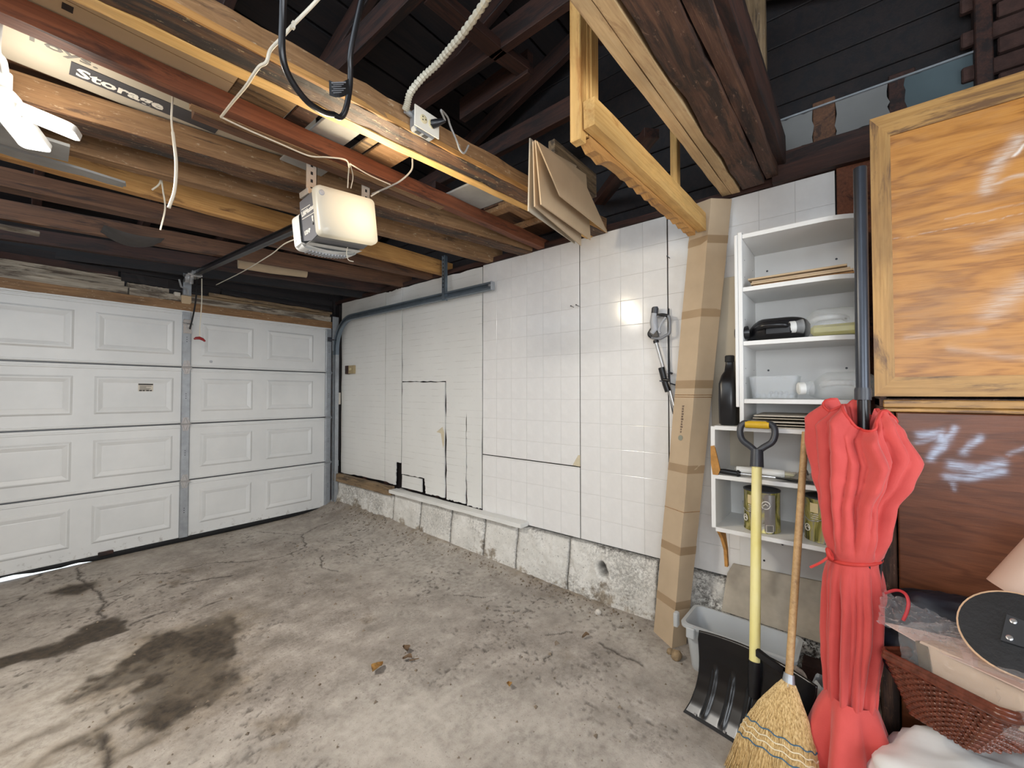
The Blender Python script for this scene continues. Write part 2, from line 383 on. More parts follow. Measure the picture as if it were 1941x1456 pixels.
pale = np.maximum(pale, .75*blob(X, Y, pts_floor([(560,1456),(700,1300),(860,1290),(1050,1330),(1250,1456)]), .12, .1))
Z = Z - .006*np.minimum(crack, 1) + .0022*(fbm(X*30, Y*30, 3)-.5) - .004*oil*fbm(X*20, Y*20)
wear[..., 0] = np.clip(oil, 0, 1); wear[..., 1] = np.clip(crack, 0, 1); wear[..., 2] = pale; wear[..., 3] = np.clip(brown, 0, 1)

def np_grid(name, P, mat, attr=None, smooth=True):
    nu, nv = P.shape[:2]; idx = np.arange(nu*nv).reshape(nu, nv)
    q = np.stack([idx[:-1,:-1], idx[1:,:-1], idx[1:,1:], idx[:-1,1:]], -1).reshape(-1, 4)
    me = bpy.data.meshes.new(name); me.vertices.add(nu*nv); me.vertices.foreach_set('co', P.reshape(-1).astype('f'))
    me.loops.add(q.size); me.loops.foreach_set('vertex_index', q.reshape(-1)); me.polygons.add(len(q))
    me.polygons.foreach_set('loop_start', np.arange(len(q))*4); me.polygons.foreach_set('use_smooth', [smooth]*len(q))
    me.update(calc_edges=True); me.materials.append(mat)
    if attr is not None:
        a = me.attributes.new('wear', 'FLOAT_COLOR', 'POINT'); a.data.foreach_set('color', attr.reshape(-1).astype('f'))
    return me
def floor_mat():
    n = NT('garage_concrete'); v = n.coord((1,1,1), False)
    at = n.n('VertexColor', layer_name='wear'); sp = n.n('SeparateColor'); n.link(at.outputs[0], sp.inputs[0])
    base = n.ramp(n.noise(v, 5.5, 7, .68), [(.3, srgb(124,116,108)), (.5, srgb(156,147,138)), (.70, srgb(184,175,166))])
    dd = n.n('Math', operation='MULTIPLY', i_0=n.ramp(n.noise(v, 2.6, 6, .7), [(.46, G(0)), (.60, G(1))]), i_1=n.ramp(n.noise(v, 48, 5, .8), [(.40, G(.10)), (.58, G(.62))]))
    base = n.mix(dd.outputs[0], base, srgb(104,96,89))
    base = n.mix(n.ramp(n.noise(v, 60, 4, .7), [(.52, G(0)), (.70, G(.6))]), base, srgb(104,94,82))
    base = n.mix(n.ramp(n.noise(v, 95, 2, .6), [(.66, G(0)), (.72, G(.8))]), base, srgb(66,56,48))
    base = n.mix(n.n('Math', operation='MULTIPLY', i_0=sp.outputs[2], i_1=n.ramp(n.noise(v, 30, 5, .75), [(.38, G(.25)), (.6, G(.9))])).outputs[0], base, srgb(202,196,186))
    br = n.n('Math', operation='MULTIPLY', i_0=at.outputs[1], i_1=.62).outputs[0]
    base = n.mix(br, base, n.ramp(n.noise(v, 14, 6, .75), [(.35, srgb(86,70,46)), (.6, srgb(132,110,74))]))
    oi = n.n('Math', operation='MULTIPLY', i_0=sp.outputs[0], i_1=.97).outputs[0]
    base = n.mix(oi, base, n.ramp(n.noise(v, 24, 5, .7), [(.35, srgb(40,34,28)), (.65, srgb(74,63,50))]))
    base = n.mix(n.n('Math', operation='MULTIPLY', i_0=sp.outputs[1], i_1=.85).outputs[0], base, srgb(46,38,32))
    n.col(base); h = n.mix(.5, n.noise(v, 45, 6, .75), n.noise(v, 180, 3, .7)); n.bump(h, .35, .006)
    return n.set(Roughness=.82)
FLOORM = floor_mat()
fl = bpy.data.objects.new('floor', np_grid('floor', np.stack([X, Y, Z], -1), FLOORM, wear)); COL.objects.link(fl); _put(fl, Matrix(), None); fl['kind'] = 'structure'

# ground outside the garage door, seen through the gap under it
dr = part('floor_outside', MB().box((-3, 4.765, -.12), (4, 9, -.012)), plain('driveway_concrete', srgb(226,224,218), .9)); dr['kind'] = 'structure'

# ================================================================== WALL WITH TILE BOARDS
def paint_mat(name, base, rough, lines=None, dirt=.5):
    n = NT(name); v = n.coord((1,1,1), False)
    d = tuple(x*.93 for x in base[:3]) + (1,)
    c = n.ramp(n.noise(v, 1.7, 5, .6), [(.3, d), (.65, base)])
    c = n.mix(n.ramp(n.noise(n.coord((1, 9, 1.2), False), 2.2, 6, .7), [(.66, G(0)), (.84, G(dirt))]), c, srgb(196,178,150))
    c = n.mix(n.ramp(n.noise(v, 85, 2), [(.735, G(0)), (.76, G(.6))]), c, srgb(96,84,74))
    if lines:
        wv = n.n('TexWave', wave_type='BANDS', bands_direction='Z', wave_profile='SAW'); n.link(v, wv.inputs['Vector']); wv.inputs['Scale'].default_value = lines
        wv.inputs['Distortion'].default_value = .25; wv.inputs['Detail'].default_value = 2; wv.inputs['Detail Scale'].default_value = 1.2
        br = n.n('Math', operation='MULTIPLY', i_0=n.ramp(wv.outputs[0], [(.93, G(0)), (.97, G(1))]), i_1=n.ramp(n.noise(v, 6, 3), [(.42, G(0)), (.62, G(.55))]))
        c = n.mix(br.outputs[0], c, srgb(168,162,152)); n.bump(n.mix(.3, n.noise(v, 26, 4), wv.outputs[0]), .10, .004)
    else: n.bump(n.noise(v, 5, 2), .02, .01)
    n.col(c); return n.set(Roughness=rough)
TILE = paint_mat('tile_glaze', srgb(233,231,228), .16, None, .22)
TILEB = plain('tile_groove', srgb(196,192,186), .7, 0, .05)
BOARD = paint_mat('painted_board', srgb(229,228,223), .38, 5.2, .4)
wallR = struct('wall_right', (W, 2.0, 0))
part('backing', MB().box((W+.045, -2.7, -.1), (W+.16, 4.95, 2.415)), W_DECK, wallR)
for y in np.arange(-2.4, 4.9, .41):    # studs behind the boards
    part('stud', MB().box((W+.012, y, .40), (W+.045, y+.04, 2.40), .002), W_ATTIC, wallR)
def tile_mesh():
    b = .012; mb = MB()    # unit tile, chamfered face towards -X, depth scaled per tile
    vs = [(0,-.5,-.5),(0,.5,-.5),(0,.5,.5),(0,-.5,.5),(-.7,-.5,-.5),(-.7,.5,-.5),(-.7,.5,.5),(-.7,-.5,.5),(-1,-.5+b,-.5+b),(-1,.5-b,-.5+b),(-1,.5-b,.5-b),(-1,-.5+b,.5-b)]
    fs = [(0,1,5,4),(1,2,6,5),(2,3,7,6),(3,0,4,7),(4,5,9,8),(5,6,10,9),(6,7,11,10),(7,4,8,11),(8,9,10,11)]
    mb.add(vs, fs); me = mesh_of('tile', mb.v, mb.f, TILE); fix_normals(me); return me
TILE_ME = tile_mesh()
def tile_board(y0, y1, z0, z1, ny, pitch=.158, ztop=2.417, dx=0.0, tilt=0.0):
    b = part('tile_board', MB().box((W-dx, y0+.002, z0+.002), (W+.010-dx, y1-.002, z1-.002)), TILEB, wallR)
    ys = np.linspace(y0+.001, y1-.001, ny+1); zs = [z1-.001]
    off = (ztop - z1) % pitch; z = z1 - (pitch - off if off > .01 else pitch)
    while z > z0 + .03: zs.append(z); z -= pitch
    zs.append(z0+.001)
    for i in range(ny):
        for a, c in zip(zs[:-1], zs[1:]):
            o = bpy.data.objects.new('tile', TILE_ME); COL.objects.link(o)
            M = Matrix.Translation((W-dx, (ys[i]+ys[i+1])/2, (a+c)/2)) @ Matrix.Rotation(random.uniform(-.0007,.0007), 4, 'Y') @ Matrix.Diagonal((.0022, ys[i+1]-ys[i]-.0014, a-c-.0014, 1))
            _put(o, M, b)
tile_board(1.441, 2.355, .852, 2.415, 6)
tile_board(1.441, 2.355, .366, .848, 6, dx=.002)
tile_board(.843, 1.437, .366, 2.416, 4, dx=.001)
tile_board(.05, .839, .366, 2.416, 5)
def panel_piece(name, outline, x=W, mat=BOARD, th=.012, parent=wallR):      # outline: (y, z)
    return part(name, MB().prism([(x, y, z) for y, z in outline], (th, 0, 0)), mat, parent)
def wob(pts, n=7, a=.006):   # ragged outline between corners
    out = []
    for i in range(len(pts)):
        p, q = pts[i], pts[(i+1) % len(pts)]
        for k in range(n):
            t = k/n; out.append((p[0]+(q[0]-p[0])*t + random.uniform(-a, a)*(k > 0), p[1]+(q[1]-p[1])*t + random.uniform(-a, a)*(k > 0)))
    return out
panel_piece('painted_board', wob([(4.645,.425),(4.655,2.415),(3.757,2.41),(3.757,.44)], 12, .006))
panel_piece('painted_board', wob([(3.745,.44),(3.747,2.40),(3.474,2.412),(3.474,.66),(3.56,.66),(3.565,.43)], 12, .005), W-.002)
panel_piece('painted_board', wob([(3.46,1.472),(3.462,2.41),(2.366,2.405),(2.372,.40),(2.541,.40),(2.548,.95),(2.553,1.2),(2.560,.41),(2.80,.41),(2.812,1.462)], 12, .006), W+.001)
panel_piece('painted_board', wob([(3.455,.552),(3.452,1.460),(2.824,1.453),(2.820,.42),(3.085,.42),(3.10,.555)], 10, .005), W-.006)
panel_piece('painted_board', wob([(3.46,.42),(3.455,.546),(3.15,.543),(3.145,.42)], 4, .003), W-.001)
panel_piece('painted_board', wob([(3.64,.43),(3.64,.64),(3.575,.645),(3.572,.43)], 4, .003), W-.003)
# torn patches of board where the face has come away
TORN = plain('torn_board', srgb(206,194,166), .9, 0, .1, 20, .2)
panel_piece('torn_patch', [(2.352,.565),(2.30,.50),(2.22,.465),(2.145,.44),(2.15,.425),(2.352,.425)], W-.0032, TORN, .001)
panel_piece('torn_patch', [(1.50,.855),(1.455,.93),(1.44,.93),(1.44,.852)], W-.0032, TORN, .001)
panel_piece('torn_patch', [(2.93,1.0),(2.85,1.05),(2.825,1.0),(2.825,.90),(2.84,.86),(2.87,.99)], W-.0072, TORN, .001)
# plank under the missing corner at the right end and the timber plate above the boards
part('stud', MB().box((W-.01, -.20, .3), (W+.04, .045, 2.42), .003), W_RED, wallR)
for y0, y1, z0, z1, x in ((-.9,.30,2.418,2.50,W-.045), (-.9,.34,2.505,2.575,W-.01), (.30,4.9,2.418,2.455,W-.01)):
    beam('top_plate', (x+.05, y1, z0), (x+.05, y0, z0), .10, z1-z0, W_ATTIC, wallR, seg=10, rough=.004)
# gable wall above: insulation boards between studs, then dark planks
KB = (plain('pale_insulation_board', srgb(122,122,120), .8, 0, .1, 4), plain('blue_grey_board', srgb(76,90,94), .7, 0, .1, 4))
for y0, y1, k in ((.365,.135,0), (.046,-.143,0), (-.20,-.43,1)):
    panel_piece('insulation_board', wob([(y0,2.60),(y0,2.765),(y1,2.765),(y1,2.60)], 6, .006), W+.04, KB[k], .012)
part('metal_edge', MB().box((W+.03, -.43, 2.764), (W+.04, .365, 2.772)), GALV, wallR)
for y in (.135, -.145): part('stud', MB().box((W+.042, y-.089, 2.56), (W+.075, y, 2.80), .003), W_BROWN if y > 0 else W_ATTIC, wallR)
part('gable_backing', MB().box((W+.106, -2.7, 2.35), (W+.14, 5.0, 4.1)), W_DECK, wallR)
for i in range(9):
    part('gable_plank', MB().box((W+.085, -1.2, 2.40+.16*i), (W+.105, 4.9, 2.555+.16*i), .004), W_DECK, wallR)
part('gable_post', MB().box((W+.0, -.455, 2.45), (W+.06, -.405, 3.4), .004), W_ATTIC, wallR)
BRICK = plain('dark_brick', srgb(66,45,39), .9, 0, .3, 30, .5)
bk = mesh_of('brick', MB().box((0, 0, 0), (.03, .195, .062), .005).v, MB().box((0, 0, 0), (.03, .195, .062), .005).f, BRICK); fix_normals(bk)
for r in range(11):
    for c in range(4):
        o = bpy.data.objects.new('brick', bk); COL.objects.link(o)
        _put(o, Matrix.Translation((W+.02+random.uniform(-.003,.003), -.46-.205*(c+1)+.1*(r % 2), 2.43+.073*r)), wallR)

# foundation curb: painted concrete blocks, each its own relief
def curb_mat():
    n = NT('painted_foundation'); v = n.coord((1,1,1), False); geo = n.n('NewGeometry'); sx = n.n('SeparateXYZ'); n.link(geo.outputs['Position'], sx.inputs[0])
    paint = n.ramp(n.noise(v, 6, 5, .65), [(.3, srgb(206,203,195)), (.6, srgb(230,227,220))])
    bare = n.ramp(n.noise(v, 22, 6, .75), [(.35, srgb(118,104,86)), (.6, srgb(170,158,140))])
    hgt = n.n('MapRange', i_Value=sx.outputs[2], i_1=.42, i_2=.05, i_3=-.34, i_4=.02)
    fac = n.n('Math', operation='ADD', i_0=n.noise(v, 4.5, 7, .75), i_1=hgt.outputs[0])
    c = n.mix(n.ramp(fac.outputs[0], [(.50, G(0)), (.58, G(.92))]), paint, bare)
    at = n.n('VertexColor', layer_name='wear'); sp = n.n('SeparateColor'); n.link(at.outputs[0], sp.inputs[0])
    f2 = n.n('Math', operation='MULTIPLY', i_0=sp.outputs[0], i_1=n.ramp(n.noise(v, 55, 4, .8), [(.44, G(0)), (.56, G(1))]))
    c = n.mix(f2.outputs[0], c, srgb(58,50,42)); c = n.mix(n.ramp(n.noise(v, 70, 3, .7), [(.62, G(0)), (.68, G(.7))]), c, srgb(84,76,66))
    c = n.mix(sp.outputs[1], c, srgb(34,28,24)); n.col(c); n.bump(n.noise(v, 60, 6, .8), .5, .006); return n.set(Roughness=.85)
CURB = curb_mat()
def curb_block(y0, y1, zt0, zt1, rough, dirt, xt=2.452, xb=2.415, holes=()):
    ny = max(8, int((y1-y0)/.012)); nz = 40; a = np.linspace(0, 1, ny); b = np.linspace(0, 1, nz); A, B = np.meshgrid(a, b, indexing='ij')
    yy = y0 + (y1-y0)*A; zt = zt0 + (zt1-zt0)*A; zz = -.03 + (zt+.03)*B
    xx = xb + (xt-xb)*B**1.5
    edge = np.minimum(np.minimum(A, 1-A)*(y1-y0), (1-B)*.4)
    xx = xx + .007*np.exp(-edge/.010) + rough*(fbm(yy*14, zz*14)-.5) + rough*.5*(fbm(yy*45, zz*45)-.5)
    blk = dirt*np.clip((fbm(yy*5+3, zz*5)-.35)*3, 0, 1); hole = np.zeros(A.shape)
    for hy_, hz_, r in holes:
        d = np.hypot(yy-hy_, zz-hz_)/r; k = np.exp(-d**4); xx = xx + .05*k; hole = np.maximum(hole, k*.85)
    wear = np.zeros(A.shape+(4,)); wear[..., 0] = blk + .35*np.exp(-edge/.014); wear[..., 1] = np.maximum(hole, .45*np.exp(-edge/.004)); wear[..., 3] = 1
    P = np.stack([xx, yy, zz], -1)
    top = P[:, -1:, :].copy(); top[..., 0] = 2.53; P = np.concatenate([P, top], 1); wear = np.concatenate([wear, wear[:, -1:, :]], 1)
    s0 = P[:1].copy(); s0[..., 0] = 2.53; s1 = P[-1:].copy(); s1[..., 0] = 2.53
    P = np.concatenate([s0, P, s1], 0); wear = np.concatenate([wear[:1], wear, wear[-1:]], 0)
    P = P - np.array([W, 2.0, 0])
    o = bpy.data.objects.new('concrete_block', np_grid('concrete_block', P, CURB, wear)); COL.objects.link(o); _put(o, WM['wall_right'], wallR)
for y0, y1, a, b, r, d in ((3.54,4.72,.33,.33,.03,.5), (3.115,3.535,.365,.395,.012,.12), (2.695,3.11,.365,.365,.010,.3), (2.30,2.69,.36,.36,.012,.35), (1.965,2.295,.35,.352,.010,.12),
                           (1.51,1.96,.352,.356,.022,.35), (.905,1.505,.357,.357,.034,.45), (.50,.90,.357,.358,.05,1.0), (.0,.495,.355,.355,.05,1.0), (-.9,-.005,.355,.355,.04,.8)):
    curb_block(y0, y1, a, b, r, d, holes=((1.262,.235,.030),(1.245,.205,.026)) if abs(y0-.905) < .01 else ())
beam('ledge_board', (2.425, 3.53, .372), (2.425, 1.88, .366), .09, .03, BOARD, wallR, seg=14, rough=.003)
beam('ledge_board', (2.435, 4.70, .335), (2.435, 3.55, .335), .05, .085, W_RAWB, wallR, seg=10, rough=.003, label='bare brown board at the far end of the curb')

# ================================================================== OTHER WALLS
wf = struct('wall_front', (1.0, 4.8, 0))
part('jamb', MB().box((2.40, 4.76, 0), (2.47, 4.90, 2.2), .004), W_ATTIC, wf); part('jamb', MB().box((2.475, 4.70, 0), (2.60, 4.90, 2.4), .004), W_DECK, wf)
part('jamb', MB().box((-.47, 4.76, 0), (-.40, 4.90, 2.2), .004), W_ATTIC, wf); part('cladding', MB().box((-1.0, 4.80, -.1), (-.47, 4.95, 2.7)), W_DECK, wf)
part('cladding', MB().box((-1.0, 4.90, 2.16), (2.64, 4.96, 2.9)), W_DECK, wf); part('cladding', MB().box((2.45, 4.80, -.1), (2.64, 4.95, 2.7)), W_DECK, wf)
part('jamb_strip', MB().box((2.455, 4.66, .45), (2.475, 4.70, 2.1), .003), W_DECK, wf); part('jamb_strip', MB().box((2.445, 4.655, 1.22), (2.475, 4.69, 1.36), .003), PAPERW, wf)
PEEL = wood('peeling_white_board', srgb(128,112,92), srgb(176,164,146), srgb(206,196,180), srgb(74,60,48), .55, bump=.5)
H0 = [(-.45, 2.40, 2.112, .078, 4.755, W_OLD), (-.45, .62, 2.192, .07, 4.785, PEEL), (.63, .985, 2.192, .062, 4.775, PEEL), (1.06, 2.40, 2.192, .062, 4.785, PEEL), (-.45, .60, 2.266, .04, 4.80, PEEL), (.62, .90, 2.262, .04, 4.81, PEEL),
      (1.06, 2.40, 2.258, .028, 4.81, W_RAWB), (-.45, .58, 2.308, .03, 4.805, PEEL), (1.2, 2.42, 2.29, .03, 4.80, W_RAWB), (1.3, 2.42, 2.325, .026, 4.795, W_DECK), (-.45, .56, 2.34, .05, 4.80, W_ATTIC), (.58, 1.30, 2.31, .08, 4.83, W_DECK), (-.45, 2.44, 2.395, .06, 4.83, W_DECK)]
for x0, x1, z, h, y, m in H0: beam('header_board', (x0, y, z), (x1, y, z), .05, h, m, wf, seg=16, rough=.0025)
part('header_block', MB().box((.98, 4.73, 2.175), (1.055, 4.77, 2.255), .003), CARD, wf, label='small pale block above the middle of the door')
part('header_block', MB().box((.93, 4.74, 2.24), (.975, 4.78, 2.275), .003), PAPERW, wf)
wl = struct('wall_left', (-.9, 1, 0))
for i in range(12):
    if .95 < .2*i + .1 < 2.1:
        part('plank', MB().box((-.90, -2.6, .2*i), (-.86, -1.1, .197+.2*i), .003), W_RAWB, wl); part('plank', MB().box((-.90, .4, .2*i), (-.86, 4.9, .197+.2*i), .003), W_RAWB, wl)
    else: part('plank', MB().box((-.90, -2.6, .2*i), (-.86, 4.9, .197+.2*i), .003), W_RAWB, wl)
wn = struct('added_window_1', (-.88, -.35, 1.0))  # unseen window, added to house the side fill light
for y0, y1, z0, z1 in ((-1.1,-1.04,1.0,2.2),(.34,.4,1.0,2.2),(-1.1,.4,1.0,1.06),(-1.1,.4,2.14,2.2),(-.37,-.33,1.0,2.2)): part('added_window_frame', MB().box((-.92,y0,z0),(-.86,y1,z1),.004), WHITEP, wn)
part('added_pane', MB().box((-.895,-1.04,1.06),(-.891,.34,2.14)), CLEAR, wn)
wb = struct('wall_back', (1, -2.6, 0))
part('plank_wall', MB().box((1.0, -2.66, -.1), (2.6, -2.6, 2.4)), W_RAWB, wb); part('lintel', MB().box((-1.4, -2.66, 2.15), (1.0, -2.6, 2.4)), W_RAWB, wb)

# ================================================================== CEILING: joists, rafters, roof boards
ce = struct('ceiling', (1, 1.5, 2.42))
def joist(far_r, far_l, thick, h, mat, zl=2.405, name='joist', label=None, seg=24, x1=2.60, x0=-.86, rough=.002, drop=0.0):
    a = hz(far_r[0], far_r[1], 2.417); b = hz(far_l[0], far_l[1], zl); d = (b-a); d.z = zl - 2.417
    s1 = (x1 - a.x)/(b.x - a.x); s0 = (x0 - a.x)/(b.x - a.x)
    p1 = a + (b-a)*s1; p0 = a + (b-a)*s0; p0.y -= thick/2; p1.y -= thick/2
    if p0.z < 2.33: p0.z = 2.33
    return beam(name, p0, p1, thick, h, mat, ce, seg=seg, rough=rough, label=label, drop=drop), p0, p1
# nearest double beam with a pale strip along its far edge
a0 = Vector((-.86, 1.497, 2.362)); a1 = Vector((2.47, 1.262, 2.405)); beam('joist', a0+Vector((0,.018,.006)), a1+Vector((0,.018,.006)), .10, .085, W_OLD, ce, seg=40, rough=.003)
beam('rotten_face', a0+Vector((0,.020,0)), a1+Vector((0,.020,0)), .092, .008, W_ROT, ce, seg=50, rough=.003, label='dark rotten underside of the near joist'); beam('joist_strip', a0+Vector((0,-.030,.002)), a1+Vector((0,-.030,.002)), .010, .022, W_TAN, ce, seg=30, rough=.0015)
beam('joist_strip', a0+Vector((0,.092,-.004)), a1+Vector((0,.092,-.004)), .045, .09, W_PINE, ce, seg=30, rough=.002, label='pale pine strip along the near joist')
joist((1022,474), (0,44), .055, .068, W_RED)
_, q0, q1 = joist((1026,473.5), (200,142), .040, .022, W_OLD, name='joist_strip', x0=.40, x1=1.55, drop=-.003)
beam('joist_strip', (.42, q0.y+.05, 2.400), (1.50, q1.y+.055, 2.408), .05, .06, W_BROWN, ce, seg=10, rough=.002)
_, q0, q1 = joist((977,481), (330,300), .125, .10, W_OLD, rough=.003)
beam('rotten_face', q0+Vector((0,0,-.007)), q1+Vector((0,0,-.007)), .115, .009, W_ROT, ce, seg=50, rough=.003, label='pale scabbed underside of the old joist')
joist((918,498), (330,347), .065, .115, W_OLD)
joist((832,522), (0,303), .045, .125, W_TAN)
joist((806,530), (0,362), .085, .10, W_BROWN, rough=.003)
joist((760,545), (0,417), .05, .115, W_BROWN)
joist((717,556), (0,455), .05, .10, W_ATTIC); joist((680,565), (0,480), .05, .10, W_DECK)
# timbers near the viewer: two pale studs then two dark rough beams, dipping a little away from the wall
def near_beam(y, zl, zr, wd, h, mat, x0=-.86, x1=2.36, rough=.002, seg=24, name='joist', label=None):
    s = (zr-zl)/(2.45-.9); return beam(name, (x0, y, zl+s*(x0-.9)), (x1, y, zl+s*(x1-.9)), wd, h, mat, ce, seg=seg, rough=rough, label=label)
near_beam(.512, 2.335, 2.424, .040, .09, W_GREYPINE, x1=2.45); near_beam(.468, 2.335, 2.424, .040, .09, W_GREYPINE, rough=.001, x1=2.45)
near_beam(.385, 2.340, 2.430, .105, .10, W_DARKB, rough=.006, x1=2.44); near_beam(.300, 2.365, 2.450, .050, .15, W_DARKB, rough=.003, x1=2.44); near_beam(.262, 2.40, 2.50, .035, .16, W_ATTIC, x1=2.5)
near_beam(.385, 2.44, 2.53, .09, .06, W_DARKB, x1=2.44)
near_beam(-.55, 2.42, 2.42, .05, .12, W_ATTIC); near_beam(-1.3, 2.42, 2.42, .05, .12, W_ATTIC)
# roof: ridge along the joists, rear slope rising towards the door
RZ, RY, SR, SF = 3.78, 1.3, .39, .31
def roof_z(y): return RZ - (SR*(RY-y) if y < RY else SF*(y-RY))
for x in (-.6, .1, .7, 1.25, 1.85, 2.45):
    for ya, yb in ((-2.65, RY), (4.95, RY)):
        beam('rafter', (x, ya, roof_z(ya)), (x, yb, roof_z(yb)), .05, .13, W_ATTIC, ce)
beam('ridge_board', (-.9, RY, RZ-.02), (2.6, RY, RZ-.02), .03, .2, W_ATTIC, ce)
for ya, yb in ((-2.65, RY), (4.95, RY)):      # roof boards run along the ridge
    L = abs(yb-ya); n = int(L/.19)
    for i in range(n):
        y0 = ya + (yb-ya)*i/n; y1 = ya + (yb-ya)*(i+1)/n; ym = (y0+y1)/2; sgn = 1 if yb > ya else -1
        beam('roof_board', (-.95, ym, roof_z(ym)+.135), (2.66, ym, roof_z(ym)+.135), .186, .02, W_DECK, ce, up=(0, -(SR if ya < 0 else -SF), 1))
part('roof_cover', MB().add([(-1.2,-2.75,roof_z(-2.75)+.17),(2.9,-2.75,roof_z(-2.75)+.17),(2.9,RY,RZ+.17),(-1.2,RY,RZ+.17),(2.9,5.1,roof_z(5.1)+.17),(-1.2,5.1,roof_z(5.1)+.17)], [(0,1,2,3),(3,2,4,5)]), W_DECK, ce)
# collar timbers seen in the dark roof space
for p0, p1, wd, h in (((1.66,.55,3.20),(1.66,2.25,3.20),.05,.14), ((1.18,1.40,3.20),(1.18,2.6,3.20),.05,.14), ((1.21,1.50,3.20),(1.66,1.47,3.20),.09,.05), ((1.66,1.47,3.2),(1.86,1.44,3.2),.09,.05),
                      ((1.865,1.40,3.18),(1.90,2.0,3.18),.05,.14), ((2.1,1.2,3.0),(2.1,3.2,2.95),.05,.12), ((1.9,2.3,2.75),(2.5,2.3,2.75),.05,.12), ((2.0,.75,2.62),(2.5,1.3,2.62),.08,.05), ((1.4,2.9,2.9),(2.5,2.9,2.9),.05,.14)):
    beam('collar_beam', p0, p1, wd, h, W_ATTIC, ce)
beam('hanger', (2.30,.30,2.6), (2.30,.30,3.3), .05, .09, W_RAWB, ce, up=(0,1,0))
beam('brace', hx(1300,62,1.95), hx(1440,-45,2.1), .10, .025, GREYBOARD, ce)
# ================================================================== GARAGE DOOR
def door_paint():
    n = NT('door_enamel'); v = n.coord((1,1,1), False); c = n.ramp(n.noise(v, 2.2, 4), [(.3, srgb(208,209,208)), (.7, srgb(222,222,220))])
    geo = n.n('NewGeometry'); sx = n.n('SeparateXYZ'); n.link(geo.outputs['Position'], sx.inputs[0])
    low = n.n('MapRange', i_Value=sx.outputs[2], i_1=.0, i_2=.20, i_3=.20, i_4=-.05)
    f = n.n('Math', operation='ADD', i_0=n.noise(v, 20, 5, .7), i_1=low.outputs[0])
    c = n.mix(n.ramp(f.outputs[0], [(.66, G(0)), (.80, G(.55))]), c, srgb(120,108,94))
    n.col(c); n.bump(n.noise(n.coord((60, 60, 4), False), 6, 3), .04, .002); return n.set(Roughness=.42)
DOORP = door_paint()
dr1 = struct('door_1', (1.0, D, .03))
SEC = [(.035,.546),(.557,1.066),(1.077,1.586),(1.597,2.108)]
PX = [(-.29,.315),(.473,.934),(1.162,1.535),(1.697,2.174)]
PX = [(-.30,.31),(.43,.935),(1.14,1.575),(1.705,2.185)]
for i, (z0, z1) in enumerate(SEC):
    s = MB().box((-.39, D, z0), (2.385, D+.045, z1), .003)
    for za, zb in ((z0+.004, z0+.020), (z1-.034, z1-.018)):
        P = [[Vector((x, D - dy, z)) for z, dy in ((za,0),(za+.003,.006),(zb-.003,.006),(zb,0))] for x in (-.388, 2.383)]; s.grid(P)
    sec = part('section', s, DOORP, dr1)
    if i < 3: part('joint_shade_strip', MB().box((-.385, D+.014, z1-.006), (2.38, D+.036, z1+.016)), DARKG, sec)  # dark strip behind each joint, the gap's shadow put into its colour
    for xa, xb in PX:
        za, zb = z0 + .105, z1 - .095; mb = MB(); P = []
        for off, dy in ((0,0),(.014,.010),(.022,.010),(.050,.0015),(.056,.0025)):
            P.append([Vector((x, D - .0005 - dy, z)) for x, z in ((xa+off,za+off),(xb-off,za+off),(xb-off,zb-off),(xa+off,zb-off),(xa+off,za+off))])
        mb.grid(P); n = len(mb.v); mb.f.append((n-5, n-4, n-3, n-2)); part('raised_panel', mb, DOORP, sec)
    for xs in (1.022, 2.358, -.362):       # pressed steel stiles and hinges
        st = MB(); P = []
        for z in (z0+.006, z1-.006): P.append([Vector((xs+dx, D+.002-dy, z)) for dx, dy in ((-.033,0),(-.033,.022),(-.027,.026),(.027,.026),(.033,.022),(.033,0))])
        st.grid(P); st.f.append((5,4,3,2,1,0)); st.f.append((6,7,8,9,10,11)); o = part('stile', st, GALV, sec)
        hb = MB()
        for zz in (z0+.25, z0+.27, z0+.23): hb.lathe([(.004,0),(.004,.002),(0.001,.003)], 8, Matrix.Translation((xs, D-.024, zz)) @ Matrix.Rotation(math.pi/2, 4, 'X'))
        part('bolt', hb, DARKG, sec)['kind'] = 'stuff'
        if i < 3:
            h = MB(); za = z1 + .004
            for sg in (-1, 1): h.prism([(xs-.032, D-.028, za+sg*.006), (xs+.032, D-.028, za+sg*.006), (xs+.018, D-.028, za+sg*.062), (xs-.018, D-.028, za+sg*.062)], (0, -.003, 0))
            h.tube([(xs-.040, D-.034, za), (xs+.040, D-.034, za)], .007, 10)
            for sg in (-1, 1):
                h.tube([(xs-.016, D-.032, za+sg*.012), (xs-.004, D-.034, za+sg*.055)], .003, 6); h.tube([(xs+.016, D-.032, za+sg*.012), (xs+.004, D-.034, za+sg*.055)], .003, 6)
            part('hinge', h, CHROME if xs < 2 else GALV, dr1, smooth=40)
part('top_rail', MB().box((-.39, D-.012, 2.100), (2.39, D+.045, 2.116), .003), DOORP, dr1)
sb = MB(); xs = np.linspace(-.39, 2.39, 60)       # rubber strip under the door: torn up towards the left end
P = []
for x in xs:
    up = max(0, (.50-x))*.045 + (.012*max(0, math.sin(x*19+1)) if x < .62 else 0); lo = -.006 + (up if x < .62 else 0)
    P.append([Vector((x, D+dy, z)) for dy, z in ((-.008,.040),(-.012,lo+.012),(0,lo),(.035,lo+.002),(.045,.040),(-.008,.040))])
sb.grid(P); part('rubber_seal', sb, BLACKM, dr1, smooth=60)
part('block', MB().box((.47, D-.035, .035), (.56, D-.004, .062), .004), W_ATTIC, dr1, label='small dark block at the foot of the door')
lb = MB().box((.695, D-.0035, 1.369), (.795, D-.0010, 1.437)); st = part('sticker', lb, PAPERW, dr1)
lm = MB(); lm.box((.697, D-.0042, 1.424), (.793, D-.0036, 1.435))
